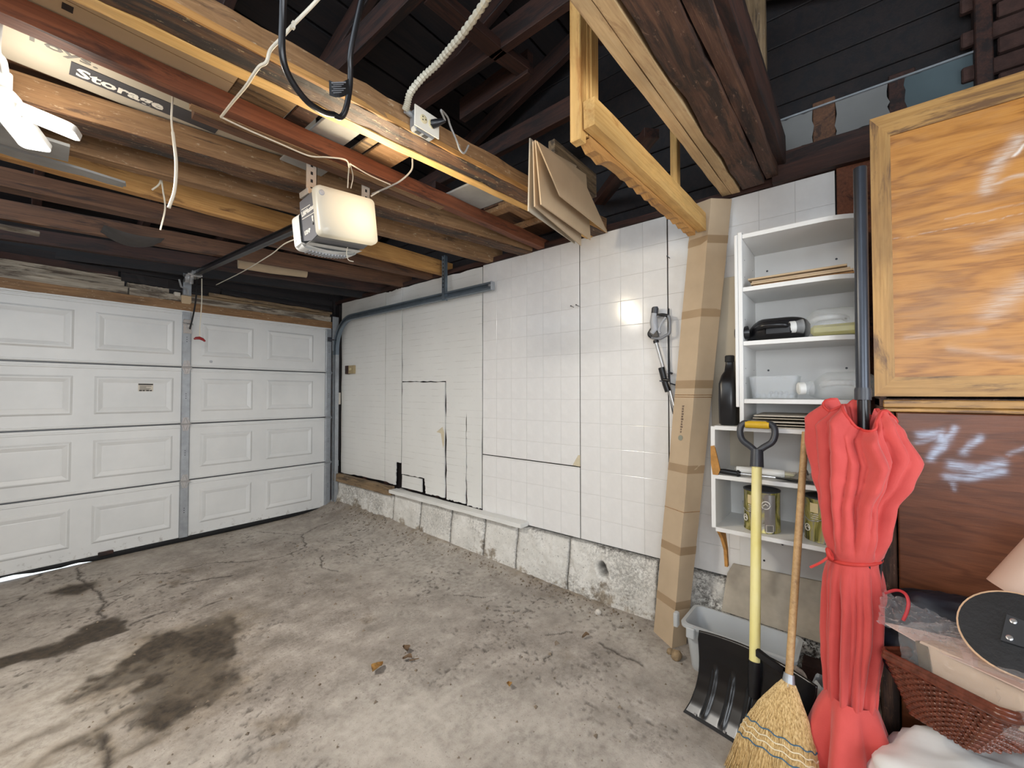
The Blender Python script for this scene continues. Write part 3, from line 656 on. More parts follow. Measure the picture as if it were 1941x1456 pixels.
for k in range(5): lm.box((.705, D-.0042, 1.412-.009*k), (.705+random.uniform(.04,.082), D-.0036, 1.4155-.009*k))
for k in range(4): lm.box((.702+.023*k, D-.0042, 1.371), (.702+.023*k+random.uniform(.010,.02), D-.0036, 1.381))
part('printed_text', lm, INK, st)
part('lift_bracket', MB().box((.99, D-.040, 1.90), (1.055, D-.028, 2.03), .003).tube([(.985,D-.045,1.985),(1.06,D-.045,1.985)], .010, 10).tube([(1.022,D-.045,1.96),(1.022,D-.06,1.985)], .012, 8), CHROME, dr1, smooth=40)
part('lock_spot', MB().lathe([(.013,0),(.012,.004),(.006,.006)], 12, Matrix.Translation((1.215, D-.0015, 1.655)) @ Matrix.Rotation(math.pi/2, 4, 'X')), LGREY, dr1)

# ------------------------------------------------------------------ door track on the side wall
tk = thing('door_track', 'galvanised steel garage door track curving along the white side wall', 'door track', (2.40, 4.6, 0))
def channel(path, up_list, wdt=.052, th=.012):
    """C-shaped rail along path; up_list gives the outward direction at each point"""
    mb = MB(); P = []
    prof = [(-.026,-.014),(-.026,.016),(-.016,.016),(-.016,.020),(-.030,.020),(-.030,-.018),(.030,-.018),(.030,.020),(.016,.020),(.016,.016),(.026,.016),(.026,-.014)]
    n = len(path)
    for i, p in enumerate(path):
        t = (Vector(path[min(i+1,n-1)]) - Vector(path[max(i-1,0)])).normalized(); a = Vector((-1,0,0)); b = t.cross(a).normalized()
        P.append([Vector(p) + a*q[1] + b*q[0] for q in prof + prof[:1]])
    mb.grid(P); return mb
xt = 2.415; zt = 2.205; vp = [(xt, 4.655, .02), (xt, 4.655, 1.0), (xt, 4.655, 1.80)]
arc = [(xt, 4.655 - .34*(1-math.cos(a)), 1.86 + .345*math.sin(a)) for a in np.linspace(0, math.pi/2, 12)]
part('vertical_track', channel(vp, None), GALV, tk, smooth=30)
part('horizontal_track', channel([(xt,4.655,1.80)] + arc + [(xt, 3.6, zt), (xt, 2.20, zt)], None), TRACK, tk, smooth=30)
part('end_plate', MB().box((xt-.022, 2.185, zt-.034), (xt+.022, 2.197, zt+.034), .002).tube([(xt-.024,2.20,zt),(xt-.032,2.20,zt)], .010, 8), GALV, tk)
ha = MB().box((xt-.022, 2.735, zt-.04), (xt-.018, 2.773, 2.56), .001).box((xt-.022, 2.735, zt-.04), (xt+.012, 2.739, 2.56), .001); part('hanger_strap', ha, TRACK, tk)
hh = MB()
for k in range(9): hh.box((xt-.0235, 2.749, zt+.07+.034*k), (xt-.0215, 2.759, zt+.084+.034*k))
part('punched_holes', hh, BLACKM, tk)['kind'] = 'stuff'
for zb in (.5, 1.25, 2.04): part('track_bracket', MB().box((2.43, 4.66, zb), (2.475, 4.70, zb+.07), .003), GALV, tk)
part('flag_plate', MB().box((2.385, 4.690, 1.85), (2.46, 4.694, 2.25), .001), GALV, tk)
part('roller_bracket', MB().box((2.335, 4.695, 1.955), (2.395, 4.712, 2.005), .003).tube([(2.345,4.70,1.975),(2.42,4.66,1.975)], .007, 8), DARKG, tk)
part('cable', MB().tube([(2.395, 4.70, .05), (2.393, 4.70, 1.9)], .0022, 6), GALV, tk)

# ------------------------------------------------------------------ door opener hung from the joists
op = thing('garage_door_opener', 'grey and white door opener with glowing lens hanging from the joists', 'door opener', (.98, 1.88, 2.2))
OM = Matrix.Translation((.98, 1.88, 2.185)) @ Matrix.Rotation(math.radians(-6.5), 4, 'Y')
def opart(name, mb, mat, smooth=None, label=None, par=None): return part(name, mb, mat, par or op, OM, smooth, True, label)
bodyP = MB().prism([(-.13,-.03,.085),(-.13,.10,.075),(-.13,.115,-.10),(-.13,.02,-.118),(-.13,-.06,-.10),(-.13,-.06,.085)], (.26,0,0))
body = opart('housing', bodyP, plain('opener_grey', srgb(108,108,112), .45, 0, .05), 30)
def emis(name, col, strength, base=(.9,.9,.88,1)):
    n = NT(name); n.set(Base_Color=base, Roughness=.3, Emission_Color=col, Emission_Strength=strength); return n.m
def lens_mat():
    n = NT('lit_lens'); n.set(Base_Color=(.46,.44,.38,1), Roughness=.35, Emission_Color=srgb(255,232,186)); v = n.coord((1,1,1), False)
    m = n.n('Mapping'); n.link(v, m.inputs[0]); m.inputs['Location'].default_value = (-.30, .6, .12); m.inputs['Scale'].default_value = (5, 5, 6)
    g = n.n('TexGradient', gradient_type='SPHERICAL'); n.link(m.outputs[0], g.inputs[0]); s = n.n('MapRange', i_Value=g.outputs[0], i_1=0, i_2=.85, i_3=.12, i_4=.85); n.link(s.outputs[0], n.b.inputs['Emission Strength']); return n.m
LENS = lens_mat()
def rrect(x0, x1, z0, z1, r, n=6):
    out = []
    for cx, cz, a0 in ((x1-r,z1-r,0),(x0+r,z1-r,90),(x0+r,z0+r,180),(x1-r,z0+r,270)):
        for k in range(n+1): a = math.radians(a0 + 90*k/n); out.append((cx+r*math.cos(a), cz+r*math.sin(a)))
    return out
def bulged(x0, x1, z0, z1, rad, yb, yf, bulge=.012):      # a rounded cover: back rim at yb, face bulging to yf
    mb = MB(); P = []
    for sc, y in ((1,yb),(1,yf+.020),(.985,yf+.008),(.95,yf),(.7,yf-bulge*.6),(.35,yf-bulge*.95),(.02,yf-bulge)):
        cx, cz = (x0+x1)/2, (z0+z1)/2
        o = rrect(x0, x1, z0, z1, rad); P.append([Vector((cx+(x-cx)*sc, y, cz+(z-cz)*sc)) for x, z in o + o[:1]])
    mb.grid(P); m = len(mb.v); mb.f.append(tuple(range(m-len(P[0]), m-1))); return mb
lens = opart('light_lens', bulged(-.145, .145, -.118, .098, .022, -.055, -.10, .014), LENS, 50, 'glowing warm white lens')
vm = MB()
for k in range(9): vm.prism([(-.04+.018*k, -.103, -.070), (-.034+.018*k, -.103, -.070), (-.048+.018*k, -.101, -.098), (-.054+.018*k, -.101, -.098)], (0, -.003, 0))
opart('vent_slot', vm, plain('lens_slot', srgb(206,190,158), .5, 0, .02), par=lens)
opart('lens_knob', MB().lathe([(.012,0),(.012,.004),(.008,.006)], 14, Matrix.Translation((-.125,-.102,.060)) @ Matrix.Rotation(math.pi/2,4,'X')), LGREY, par=lens)
back = opart('rear_cover', bulged(-.142, .142, -.135, .03, .03, .098, .150, -.0).grid([[Vector((-.14,.10,-.12)),Vector((.14,.10,-.12))],[Vector((-.13,.03,-.125)),Vector((.13,.03,-.125))]]), WHITEP, 50)
rim = MB(); P = []
for t in np.linspace(-1, 1, 15):
    x = .145*t; y = .14 - .06*t*t*0; z = -.118 - .020*(1-t*t); P.append([Vector((x, y-.055, z+.004)), Vector((x, y+.012, z-.004)), Vector((x, y+.02, z+.012)), Vector((x, y-.0, z+.028)), Vector((x, y-.055, z+.004))])
rim.grid(P); lip = opart('lower_lip', rim, WHITEP, 50)
vs = MB()
for k in range(13): vs.box((-.10+.016*k, .118, -.148+.0001*(k-6)**2*2), (-.094+.016*k, .165, -.139+.0001*(k-6)**2*2))
opart('vent_slot', vs, LGREY, par=lip)
opart('base_cover', MB().prism([(-.125,-.05,-.104),(-.125,.105,-.118),(.125,.105,-.118),(.125,-.05,-.104)], (0,0,-.004)), plain('opener_base_grey', srgb(120,119,116), .35, 0, .05))
side = OM @ axes((-.1312, .098, -.02), (0,-1,0), (0,0,1))
text_mesh('LiftMaster', .030, INKW, 'lettering', body, OM @ axes((-.1312, .088, .004), (0,-1,.06), (0,.06,1)), 1.0, .0012)
text_mesh('1/2HP', .024, INKW, 'lettering', body, OM @ axes((-.1312, .080, -.082), (0,-1,.06), (0,.06,1)), 1.0, .001)
tm = MB().box((-.1316, -.045, -.0085), (-.1308, .088, -.0055)).box((-.1316, -.0, .034), (-.1308, .086, .037))
for y in (-.012, -.036): tm.lathe([(.007,0),(.007,.0012)], 10, Matrix.Translation((-.1310, y, -.022)) @ Matrix.Rotation(-math.pi/2,4,'Y')).box((-.1322, y-.005, -.046), (-.1308, y+.005, -.026))
opart('printed_figure', tm, INKW, par=body)
opart('screw_hole', MB().box((-.1325,-.016,-.056),(-.131,-.009,-.040)).box((-.1325,-.040,-.056),(-.131,-.033,-.040)), BLACKM, par=body)
opart('top_bracket', MB().box((-.135,.0,.086),(-.10,.085,.112),.002).box((.085,-.05,.086),(.125,.06,.10),.002).box((-.03,-.05,.086),(.12,.02,.094),.002), STRAP)
# hanging straps, punched
for x, y, zb in ((.868, 1.915, 2.275), (1.135, 1.90, 2.29)):
    s = MB().box((x-.024, y, zb), (x+.024, y+.003, 2.47)).box((x+.021, y, zb), (x+.024, y+.034, 2.47)); hs = part('hanging_strap', s, STRAP, op)
    h = MB()
    for k in range(5): h.box((x-.005, y-.0012, zb+.016+.036*k), (x+.005, y+.0002, zb+.030+.036*k))
    part('punched_holes', h, BLACKM, hs)['kind'] = 'stuff'
# rail, trolley, header bracket, door arm and release cord
rl = MB(); A = Vector((1.0, 2.00, 2.255)); B = Vector((1.016, 4.60, 2.415))
MR = frame(A, B); L = (B-A).length
rl.box((0,-.019,-.018), (L,.019,-.012)).box((0,-.003,-.018), (L,.003,.022)).box((0,-.016,.018), (L,.016,.024))
part('rail', rl, plain('rail_steel', srgb(48,48,52), .35, .5, .1), op, MR, None, True, 'dark steel rail running to the door header')
part('header_bracket', MB().box((.99,4.60,2.395),(1.04,4.70,2.43),.003).box((.985,4.69,2.25),(1.045,4.735,2.39),.003).tube([(.96,4.585,2.41),(1.07,4.585,2.41)], .014, 8), GALV, op)
part('trolley', MB().box((.985,4.42,2.375),(1.055,4.56,2.425),.004).tube([(.965,4.47,2.40),(1.07,4.47,2.40)],.012,8).box((.955,4.49,2.33),(.985,4.55,2.40),.003).tube([(1.0,4.50,2.375),(1.0,4.50,2.32)],.016,8), CHROME, op, smooth=40)
part('pulley_guard', MB().tube([(.93,4.58,2.36),(.95,4.60,2.30),(1.0,4.62,2.29),(1.01,4.64,2.25)], .008, 8), GALV, op)
arm = MB(); arm.tube(bez([(1.045,4.52,2.39),(1.046,4.55,2.20),(1.038,4.60,2.05),(1.030,4.66,1.94)], 6), .016, 8, .35, up=(1,0,0)); part('door_arm', arm, BLACKM, op)
rc = thing('release_cord', 'thin pale release cord with red pull handle by the door arm', 'pull cord', (1.07, 4.50, 1.82))
part('cord', MB().tube(bez([(1.068,4.47,2.375),(1.072,4.48,2.15),(1.067,4.5,1.95),(1.066,4.50,1.84)]), .004, 6), WHITEW, rc)
hb = MB(); hb.tube([(1.025,4.50,1.832),(1.04,4.50,1.842),(1.066,4.50,1.846),(1.09,4.50,1.836),(1.108,4.50,1.820)], [.006,.012,.014,.012,.007], 10); part('pull_handle', hb, RED, rc, smooth=60)
# the bulb's own light
pl = bpy.data.lights.new('bulb', 'AREA'); pl.shape = 'RECTANGLE'; pl.size = .24; pl.size_y = .16; pl.energy = BULB_W; pl.color = (1.0, .84, .60)
po = bpy.data.objects.new('opener_bulb_light', pl); COL.objects.link(po); po.matrix_world = OM @ Matrix.Translation((.02,-.135,0)) @ Matrix.Rotation(-math.pi/2, 4, 'X')

# ------------------------------------------------------------------ bright lamp under the joists
lc = Vector((-.035, 2.235, 2.345))
lp = thing('workshop_lamp', 'blazing white ceiling lamp with folding panels under cardboard cartons', 'lamp', lc)
LED = emis('led_panel', (1.0, .97, .92, 1), 9.0)
part('lamp_hub', MB().lathe([(.030,-.03),(.042,-.02),(.045,.03),(.030,.05),(.022,.055),(.022,.11)], 20, Matrix.Translation(lc)), WHITEP, lp, smooth=40)
for ang, tilt, L0 in ((-18, 14, .15), (62, 18, .15), (150, 12, .15), (235, 16, .15)):
    Mx = Matrix.Translation(lc + Vector((0,0,-.005))) @ Matrix.Rotation(math.radians(ang), 4, 'Z') @ Matrix.Rotation(math.radians(tilt), 4, 'Y')
    o = rrect(.04, .04+L0, -.045, .045, .02); pn = part('lamp_panel', MB().prism([(x, y, 0) for x, y in o], (0,0,.022)), WHITEP, lp, Mx, None, True)
    o2 = rrect(.046, .034+L0, -.039, .039, .016); part('led_face', MB().prism([(x, y, -.003) for x, y in o2], (0,0,.0025)), LED, pn, Mx, None, True)
part('bulb_face', MB().lathe([(.001,-.036),(.020,-.035),(.034,-.030)], 20, Matrix.Translation(lc), cap=False), LED, lp)
part('lamp_cord', MB().tube(bez([(-.03,2.235,2.45),(-.035,2.1,2.43),(-.045,1.98,2.39),(-.042,1.90,2.42),(-.035,1.86,2.50)]), .010, 8), WHITEP, lp, smooth=60)
ll = bpy.data.lights.new('led', 'AREA'); ll.shape = 'DISK'; ll.size = .30; ll.energy = LAMP_W; ll.color = (1.0, .95, .87); ll.spread = math.pi
lo = bpy.data.objects.new('workshop_lamp_light', ll); COL.objects.link(lo); lo.location = lc + Vector((0,0,-.055))
# a little of it leaves upward past the panels
l2 = bpy.data.lights.new('led_spill', 'POINT'); l2.energy = LAMP_W*.10; l2.color = (1.0, .93, .82); l2.shadow_soft_size = .06
lo2 = bpy.data.objects.new('workshop_lamp_spill', l2); COL.objects.link(lo2); lo2.location = lc + Vector((.10,-.10,-.03))

# ================================================================== THINGS STORED IN THE CEILING
def carton(name, label, x0, x1, y0, y1, z0, h, mat, group=None, flaps=True):
    t = thing(name, label, 'carton', ((x0+x1)/2, (y0+y1)/2, z0), group)
    part('body', MB().box((x0,y0,z0),(x1,y1,z0+h),.004), mat, t)
    if flaps: part('bottom_flap', MB().box((x0+.004,y0+.004,z0-.004),(x1-.004,(y0+y1)/2-.002,z0-.0005)).box((x0+.004,(y0+y1)/2+.002,z0-.004),(x1-.004,y1-.004,z0-.0005)), mat, t)
    return t
c1 = carton('cardboard_carton', 'tan carton on the joists beside the dark near beam', -.80, .50, 1.60, 1.84, 2.482, .055, CARD)
part('tape_tab', MB().box((.075,1.735,2.4765),(.098,1.765,2.4775)), INK, c1)
mk = MB()
for k in range(5): mk.box((-.10+.022*k, 1.792, 2.4767), (-.086+.022*k, 1.800, 2.4773))
part('printed_marks', mk, INK, c1)
c3 = carton('cardboard_carton', 'pale carton lettered Toys and Storage above the bright lamp', -.80, .88, 1.90, 2.25, 2.514, .28, CARD_G, flaps=False); c2 = c3
text_mesh('Toys.', .055, plain('faded_ink', srgb(120,116,110), .8, 0, .05), 'lettering', c2, axes((.0,2.068,2.5135), (1,0,0), (0,-1,0)), 1.5, .001)
band = part('label_band', MB().box((.115,2.088,2.5120),(.56,2.180,2.5136)), plain('band_ink', srgb(70,70,74), .7, 0, .08), c3)
text_mesh('Storage', .074, INKW, 'lettering', band, axes((.130,2.163,2.5115), (1,0,0), (0,-1,0)), 1.08, .0022)
b1 = part('loose_board', MB().prism([(x, y, 2.345) for x, y in ((-.62,2.42),(.135,2.42),(.14,2.58),(.05,2.60),(-.62,2.58))], (0,0,.012)), GREYBOARD); tag(b1, 'pale square-ended board behind the bright lamp', 'board')
b2 = part('loose_board', MB().prism([(x, y, 2.352) for x, y in wob([(-.40,2.62),(.33,2.655),(.33,2.72),(.0,2.73),(-.3,2.70)], 5, .008)], (0,0,.010)), GREYBOARD); tag(b2, 'ragged grey cardboard strip hanging below the joists', 'cardboard')
b3 = part('loose_board', MB().box((-.5,3.95,2.36),(.10,4.03,2.375),.002), PEEL); tag(b3, 'short pale lath near the far left header', 'board')
bag = MB(); P = []
for i in range(13):
    t = i/12; P.append([Vector((.36+.30*t, 3.78+.12*math.cos(a), 2.425+.045*math.sin(a)*math.sin(math.pi*t) - .02*math.sin(math.pi*t))) for a in np.linspace(math.pi, 2*math.pi, 9)])
bag.grid(P); o = part('sagging_sheet', bag, plain('grey_sheet', srgb(74,70,68), .8, 0, .15), smooth=80); tag(o, 'dark grey sheet sagging between the far joists', 'sheet')
o = part('cardboard_roll', MB().tube([(1.20,3.98,2.455),(1.45,3.93,2.46),(1.72,3.88,2.465)], [.05,.055,.045], 14), CARD_D, smooth=60); tag(o, 'brown cardboard roll lying across the far joists', 'roll')
DK = [((.50,1.70),(.70,1.84),W_RAWB), ((.70,1.70),(.785,1.84),W_DARKB), ((.80,1.71),(.955,1.84),GREYBOARD), ((.985,1.70),(1.04,1.84),W_RAWB), ((1.05,1.69),(1.20,1.84),W_OLD)]
for i, ((x0,y0),(x1,y1),m) in enumerate(DK):
    o = part('scrap_board', MB().box((x0, 1.40, 2.482), (x1-.006, 1.95, 2.496), .003), m)
    tag(o, ['weathered brown board spanning the first joist bay', 'dark narrow board spanning the first joist bay', 'light grey panel spanning the first joist bay', 'thin brown lath beside the light grey panel', 'old brown board beyond the thin lath over the first bay'][i], 'board')
o = part('scrap_board', MB().box((1.56,1.40,2.485),(1.82,1.80,2.497),.002), GREYBOARD); tag(o, 'wide grey panel above the gap by the outlet cord', 'board')
o = thing('slatted_scrap', 'nailed slatted scrap of timber over the first bay', 'timber scrap', (2.06,1.6,2.49))
for a, b in (((1.90,1.38,2.485),(1.96,1.80,2.515)),((2.18,1.38,2.485),(2.22,1.80,2.515)),((1.90,1.42,2.515),(2.22,1.46,2.555)),((1.90,1.60,2.515),(2.22,1.68,2.53))): part('slat', MB().box(a,b,.003), W_OLD, o)
o = part('scrap_board', MB().box((1.96,1.40,2.56),(2.55,1.86,2.572),.002), W_BROWN); tag(o, 'brown sheet covering the end of the first bay', 'board')
o = part('scrap_board', MB().box((.80,1.96,2.47),(1.0,2.10,2.48),.002), GREYBOARD); tag(o, 'small grey offcut under the red joist', 'board')
o = part('scrap_board', MB().box((-.80,2.30,2.545),(1.9,2.62,2.56),.002), W_BROWN); tag(o, 'long brown board laid over the old joists', 'board')
o = part('scrap_board', MB().box((1.75,1.16,2.52),(2.2,1.20,2.66),.003), W_RAWB); tag(o, 'grey-brown offcut standing on the near beam', 'board')

# flattened cartons stuffed between the beam and the wall
SH = [(0.00, 0), (.020, 3), (.045, 6), (.085, 13)]
base = [(1006,268),(1000,395),(1060,445),(1100,468),(1012,285)]
def card_sheet(px, ys, mat, label, th=.006):
    """a stiff sheet in space: px outline on the plane through three depths"""
    pts = [hy(x, y, yy) for (x, y), yy in zip(px, ys)]
    n = (pts[1]-pts[0]).cross(pts[2]-pts[0]).normalized(); pts = [p - n*(p-pts[0]).dot(n) for p in pts]
    o = part('cardboard_sheet', MB().prism(pts, n*th), mat); return tag(o, label, 'cardboard', 'flattened cartons wedged above the side wall')
card_sheet([(1003,262),(1000,400),(1088,462),(1095,330)], [1.12,1.16,1.30,1.22], CARD_G, 'outermost pale sheet of the wedged flat cartons')
card_sheet([(1009,268),(1012,392),(1100,466),(1100,320)], [1.08,1.12,1.24,1.18], CARD_D, 'second sheet of the wedged flat cartons, brown edge showing')
card_sheet([(1013,266),(1024,388),(1118,455),(1115,330)], [1.05,1.08,1.18,1.12], CARD, 'third sheet of the wedged flat cartons')
card_sheet([(1016,268),(1060,372),(1150,442),(1112,352),(1072,310)], [1.00,1.03,1.10,1.05,1.02], CARD, 'broad front sheet of the wedged flat cartons with a corner pointing down')

# ------------------------------------------------------------------ hanging timber frame
hf = thing('hanging_rack', 'pale timber U-shaped rack hanging beneath the near ceiling studs', 'rack', (1.7, .63, 2.2))
for a, b, c in (((1.165,.672,2.185),(1.205,.712,2.85),0),((1.210,.672,2.215),(1.228,.700,2.85),0),((1.232,.668,2.205),(1.285,.708,2.85),0)): part('post', MB().box((0,-(b[1]-a[1]),0), (b[2]-a[2], 0, b[0]-a[0]), .003), W_PINE, hf, axes((a[0],a[1],a[2]), (0,0,1), (0,-1,0)), None, True)
beam('arm', (1.175,.645,2.215), (2.345,.612,2.222), .042, .092, W_PINE, hf, seg=20, rough=.0012)
bk_ = MB(); P = []
for i in range(30):
    t = i/29; x = 1.215 + 1.09*t; z = 2.205 - .012*math.sin(i*1.7)**2 - .02*math.sin(math.pi*min(1, t*6))*(t < .17); P.append([Vector((x, y, zz)) for y, zz in ((.668-.033*t,z),(.705-.033*t,z),(.705-.033*t,2.30),(.668-.033*t,2.30),(.668-.033*t,z))])
bk_.grid(P); part('rough_backing', bk_, W_TAN, hf, label='wavy-edged lath behind the arm')
part('end_post', MB().box((0,0,0),(.6,.055,.034),.003), W_PINE, hf, axes((2.13,.672,2.24),(0,0,1),(1,0,0)), None, True)
# ================================================================== WALL FITTINGS
sx = thing('switch_box', 'small open tan switch box on the white wall near the door track', 'switch box', (W, 4.42, 1.60))
part('box', MB().box((2.452,4.34,1.575),(2.49,4.45,1.668),.003), plain('switch_tan', srgb(168,150,112), .5), sx); part('opening', MB().box((2.447,4.455,1.572),(2.49,4.515,1.668),.002), W_ATTIC, sx)
part('toggle', MB().box((2.432,4.385,1.61),(2.455,4.41,1.64),.003), plain('toggle_tan', srgb(190,176,140), .5), sx)
def nail(name, y, z, label):
    o = part(name, MB().tube([(W+.01,y,z),(W-.035,y+.004,z+.006)], .0022, 6).lathe([(.005,0),(.005,.001)], 8, Matrix.Translation((W-.035,y+.004,z+.006)) @ Matrix.Rotation(-math.pi/2,4,'Y')), DARKG); tag(o, label, 'nail')
for (px, py), l in zip(((1098,581),(1088,583),(1270,490),(1376,470)), ('bent nail at the tile seam beside the wide bare wall', 'second bent nail close beside the tile seam', 'nail in the tile wall above the trimmer', 'nail in the tile wall beside the tall carton')):
    p = hx(px, py, W); nail('nail', p.y, p.z, l)
# electrical outlet on the near beam, its armoured cable and the opener's plug
ob = thing('outlet_box', 'metal outlet box with cream cover plate on the side of the near beam', 'outlet', (1.03, 1.30, 2.40))
P_ = lambda px, py, y: hy(px, py, y)
bx0 = .972; yo = 1.338; zo = 2.429
part('metal_box', MB().box((bx0+.008,yo-.045,zo-.044),(bx0+.112,yo-.001,zo+.040),.010), GALV, ob)
bh = MB()
for k in range(2): bh.box((bx0+.024+.034*k,yo-.034,zo-.0455),(bx0+.046+.034*k,yo-.018,zo-.043))
part('knockout', bh, BLACKM, ob)
cp = part('cover_plate', MB().box((bx0,yo-.052,zo-.040),(bx0+.122,yo-.046,zo+.042),.0015), plain('cream_plate', srgb(232,226,212), .35, 0, .02), ob)
rcp = MB()
for k in range(2): rcp.lathe([(.017,0),(.017,.002),(.015,.003)], 20, Matrix.Translation((bx0+.042+.040*k,yo-.052,zo+.002)) @ Matrix.Rotation(math.pi/2,4,'X'))
rc_ = part('receptacle', rcp, plain('ivory', srgb(222,208,168), .4, 0, .02), cp, smooth=40)
sl = MB()
for k in range(2):
    for dx, dz in ((-.006,.006),(-.006,-.006),(.008,0)): sl.box((bx0+.040+.040*k+dx,yo-.0562,zo+dz),(bx0+.044+.040*k+dx,yo-.0548,zo+.004+dz))
part('slot', sl, BLACKM, rc_)['kind'] = 'stuff'
part('connector', MB().tube([(bx0+.010,yo-.022,zo+.012),(bx0-.022,yo-.022,zo+.016)], .011, 10), GALV, ob, smooth=40)
ac = thing('armoured_cable', 'ribbed pale armoured cable curving down to the outlet box', 'cable', (bx0-.02, yo, zo))
pth = bez([(bx0-.022,yo-.022,zo+.016)] + [P_(x, y, yy) for x, y, yy in ((772,198,1.30),(778,176,1.28),(800,148,1.25),(826,124,1.20),(850,96,1.12),(880,60,1.02),(915,10,.90),(945,-40,.82))], 14)
part('sheath', MB().tube(pth, [.0125 + .0022*math.sin(i*2.1) for i in range(len(pth))], 8), plain('cable_sheath', srgb(196,190,172), .5, .1, .06), ac)
pg = thing('plug', 'black plug with grey flex in the beam outlet', 'plug', (bx0+.09, yo-.08, zo))
part('body', MB().tube([(bx0+.084,yo-.055,zo+.002),(bx0+.092,yo-.072,zo+.004),(bx0+.115,yo-.095,zo+.016)], [.017,.015,.007], 10), BLACK, pg, smooth=60)
part('flex', MB().tube(bez([Vector((bx0+.115,yo-.095,zo+.016))] + [P_(x, y, yy) for x, y, yy in ((836,209,1.22),(848,222,1.25),(854,240,1.27),(866,268,1.275),(872,284,1.275),(880,290,1.275),(888,276,1.28))], 8), .0042, 7), GREYW, pg, smooth=60)
def cable(name, label, pts, r, mat, cat='cable', n=8, group=None):
    o = part(name, MB().tube(bez(pts, n), r, 7), mat, smooth=60); return tag(o, label, cat, group)
lp2 = thing('cable_loop', 'black cable looping down over the near beam', 'cable', (.75,1.2,2.45))
part('cable', MB().tube(bez([P_(538,-40,1.05),P_(536,30,1.08),P_(535,100,1.10),P_(548,145,1.12),P_(580,190,1.14),P_(612,212,1.17),P_(632,217,1.20)], 8), .0085, 10), BLACK, lp2, smooth=60)
part('cable', MB().tube(bez([P_(632,217,1.20),P_(646,222,1.20),P_(656,205,1.19),P_(663,165,1.18),P_(664,135,1.17),P_(666,90,1.15),P_(690,-20,1.10)], 8), .0085, 10), BLACK, lp2, smooth=60)
tg = MB(); P = []
for t in np.linspace(0, 1, 9):
    x, y = 624 + 37*t, 152 + 3*math.sin(math.pi*t)*2 - 3*t; a = P_(x, y, 1.17 - .018*math.sin(math.pi*t)); b = P_(x+1, y+28, 1.17 - .018*math.sin(math.pi*t)); P.append([a, b, b+Vector((0,.002,0)), a+Vector((0,.002,0)), a])
tg.grid(P); tgo = part('wire_tag', tg, BLACKM, lp2, label='black printed tag wrapped on the cable')
tl = MB()
for k in range(6):
    a = P_(629 + (k%2)*3, 157+3.8*k, 1.152); b = P_(655 - (k%3)*4, 156+3.8*k, 1.152); tl.tube([a, b], .0011 if k else .002, 4)
part('printed_text', tl, GREYP, tgo)
cable('string', 'white string slung from the roof over the near beam to the red joist', [P_(640,-45,1.0),P_(597,5,1.08),P_(555,48,1.12),P_(530,76,1.14),P_(512,96,1.18),P_(505,118,1.20),P_(492,126,1.24),P_(478,145,1.30),P_(466,164,1.40),P_(440,195,1.60),P_(419,222,1.76)], .0045, WHITEW, 'string', 6)
o = part('string', MB().box(tuple(P_(552,42,1.11)), tuple(P_(560,54,1.10))), WHITEW); tag(o, 'knot in the white string by the black cable', 'knot')
jz = 2.395
cable('bell_wire', 'thin pale wire stapled along the red joist to the opener', [hz(419,222,jz),hz(470,246,jz),hz(530,272,jz),hz(585,295,jz),hz(620,298,jz-.0),hz(655,303,jz),hz(662,318,2.37)], .0035, WHITEW, 'wire', 8)
cable('bell_wire', 'pale twin wire dropping onto the opener top', [hz(662,310,2.385),P_(660,335,1.80),P_(659,356,1.84)], .0028, WHITEW, 'wire', 6)
cable('bell_wire', 'second pale wire dropping onto the opener top beside the first', [hz(664,312,2.385),P_(669,335,1.80),P_(665,357,1.84)], .0022, WHITEW, 'wire', 6)
cable('bell_wire', 'pale wire stretched from the joist staple toward the grey flex', [hz(663,310,2.385),hz(700,332,jz),hz(740,350,jz)], .003, WHITEW, 'wire', 6)
cable('power_flex', 'grey flex drooping from the dark bay down to the opener', [P_(782,300,1.62),P_(780,322,1.66),P_(760,342,1.72),P_(735,355,1.78),P_(705,368,1.86)], .0045, GREYW, 'cable', 8)
cable('power_flex', 'pale flex looped behind the opener strap', [P_(703,372,1.86),P_(720,362,1.82),P_(735,356,1.79)], .0035, WHITEW, 'cable', 6)
cable('hanging_wire', 'longer white wire end hanging from the joists', [Vector((.372,1.96,2.513)),P_(325,222,1.95),P_(329,262,1.94),P_(334,310,1.93),P_(331,360,1.93),P_(320,394,1.93)], [.0035]*14 + [.0055]*27, WHITEW, 'wire', 8, 'cut white wires hanging from the joists')
h2 = thing('hanging_wire', 'shorter white wire end with a bent stub hanging from the joists', 'wire', P_(304,335,2.66), 'cut white wires hanging from the joists')
part('wire', MB().tube(bez([P_(305,334,2.66),P_(309,362,2.66),P_(313,395,2.66),P_(304,436,2.66)], 8), .0038, 6), WHITEW, h2); part('stub', MB().tube(bez([P_(306,338,2.66),P_(301,350,2.66),P_(288,360,2.66)], 5), .004, 6), WHITEW, h2)
cable('sensor_wire', 'thin pale wire sagging from the opener toward the far door corner', [P_(572,449,2.0),P_(540,462,2.4),P_(520,478,2.7),P_(505,488,2.9),P_(460,515,3.6),P_(410,540,4.4)], .0032, WHITEW, 'wire', 8)
cable('antenna_wire', 'short pale antenna wire hanging under the opener', [P_(680,446,1.92),P_(664,460,1.92),P_(657,476,1.92),P_(660,492,1.92),P_(670,496,1.92)], .0022, WHITEW, 'wire', 8)

